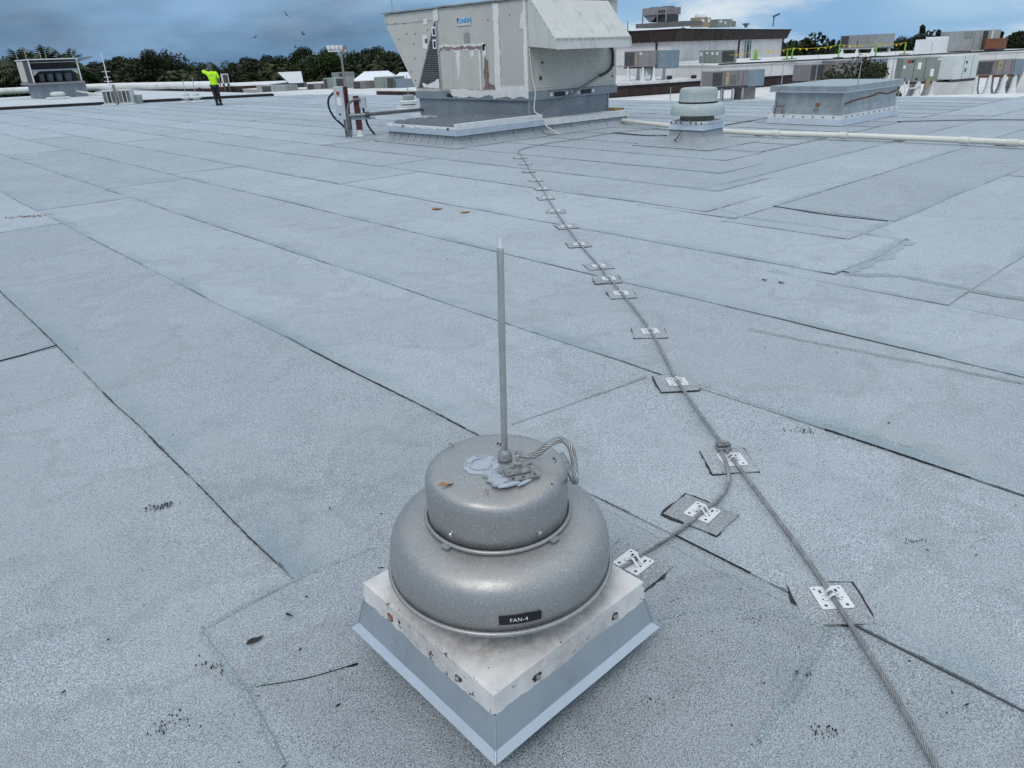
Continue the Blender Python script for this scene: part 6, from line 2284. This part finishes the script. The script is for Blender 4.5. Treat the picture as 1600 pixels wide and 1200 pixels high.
A0 = math.atan2(e1.y, e1.x)
for (px, py, z, L, W, a, m, lab) in ((697, 757, .6405, .040, .010, .25, 'leaf_dry', 'larger orange dry leaf on the left of the fan top'), (761, 767, .6405, .014, .005, .5, 'leaf_dry', 'small orange dry leaf near the front of the fan top'), (705, 695, .6395, .016, .004, -.3, 'leaf_dry', 'narrow dry leaf at the rear left of the fan top'),
                                     (867, 718, .640, .012, .005, -.1, 'debris', 'dark flake on the right of the fan top'), (780, 694, .642, .016, .005, .4, 'debris', 'dark flake behind the lightning rod base'), (863, 757, .640, .009, .003, .6, 'debris', 'tiny dark flake at the front right of the fan top'),
                                     (452, 961, .0165, .030, .008, -.3, 'debris', 'dark curled leaf on the roof left of the fan'), (398, 1000, .0165, .055, .020, .7, 'debris', 'dark scrape of bitumen on the roof patch left of the fan'),
                                     (1195, 437, .012, .045, .03, .1, 'debris', 'dark lump on the roof, left one of a pair near the right centre'), (1221, 441, .012, .05, .03, .1, 'debris', 'dark lump on the roof, right one of a pair near the right centre'),
                                     (683, 326, .012, .13, .10, .4, 'leaf_dry', 'pale brown leaf on the roof, left one of two beyond the rod'), (727, 331, .012, .13, .07, .5, 'leaf_dry', 'pale brown leaf on the roof, right one of two beyond the rod')):
    leaf('leaf' if m == 'leaf_dry' else 'flake', tuple(at_z(px, py, z)), L, W, A0 + a, m, lab, 'leaf' if m == 'leaf_dry' else 'debris')


def stain(px, py, w, h, m, name, a=0.0, seed=0, z=.0125):
    c = at_z(px, py, z)
    pts = []
    for k in range(26):
        t = 2 * PI * k / 26
        rr = 1 + .35 * wob(math.cos(t) * 1.5, math.sin(t) * 1.5, 2, seed)
        x, y = w / 2 * math.cos(t) * rr, h / 2 * math.sin(t) * rr
        q = A0 + a
        pts.append((c.x + math.cos(q) * x - math.sin(q) * y, c.y + math.sin(q) * x + math.cos(q) * y))
    MB().prism(pts, 'z', .006, z).build(name, m, deck)


mat('scuff_dark', (.10, .108, .115), .9, var=.35, scale=60, bump=.4, bump_scale=200)



# bald spots: clusters of bare bitumen where granules have come off
rs_ = random.Random(21)
for (px, py, w, h, n, a) in ((1176, 968, .085, .030, 46, -.35), (1256, 1052, .05, .018, 22, -.3), (1290, 1142, .05, .03, 22, .2), (262, 1134, .09, .04, 22, .1), (398, 1001, .045, .012, 26, .6), (1250, 672, .11, .05, 24, 0), (1060, 938, .05, .02, 16, .1),
                             (252, 790, .070, .034, 62, .3), (1105, 985, .06, .03, 14, .2), (1430, 845, .05, .02, 12, .4), (330, 1040, .08, .04, 18, -.5), (850, 1170, .1, .05, 20, 0), (1020, 1100, .1, .05, 20, .3)):
    c0_ = at_z(px, py, .008)
    mb = MB()
    q = A0 + a
    for k in range(int(n * 1.3)):
        x, y = rs_.gauss(0, w * .38), rs_.gauss(0, h * .38)
        x0_, y0_ = c0_.x + math.cos(q) * x - math.sin(q) * y, c0_.y + math.sin(q) * x + math.cos(q) * y
        r_ = rs_.uniform(.0005, .0021)
        m_ = rs_.randint(5, 7)
        mb.prism([(x0_ + r_ * rs_.uniform(.5, 1.5) * math.cos(2 * PI * j / m_), y0_ + r_ * rs_.uniform(.5, 1.3) * math.sin(2 * PI * j / m_)) for j in range(m_)], 'z', .004, .0102 if c0_.length < 3.2 else .0092)
    o_ = mb.build('bald_spot', 'bitumen', deck)
    o_['kind'] = 'stuff'

# faint red chalk scrape far left
c0_ = at_z(42, 338, .008)
mb = MB()
for k in range(75):
    x, y = rs_.gauss(0, .16), rs_.gauss(0, .035)
    q = A0 + .12
    x0_, y0_ = c0_.x + math.cos(q) * x - math.sin(q) * y, c0_.y + math.sin(q) * x + math.cos(q) * y
    r_ = rs_.uniform(.002, .006)
    mb.prism([(x0_ + r_ * 2 * math.cos(2 * PI * j / 5), y0_ + r_ * math.sin(2 * PI * j / 5)) for j in range(5)], 'z', .004, .0092)
o_ = mb.build('chalk_scrape', 'paint_scrape', deck)
o_['kind'] = 'stuff'
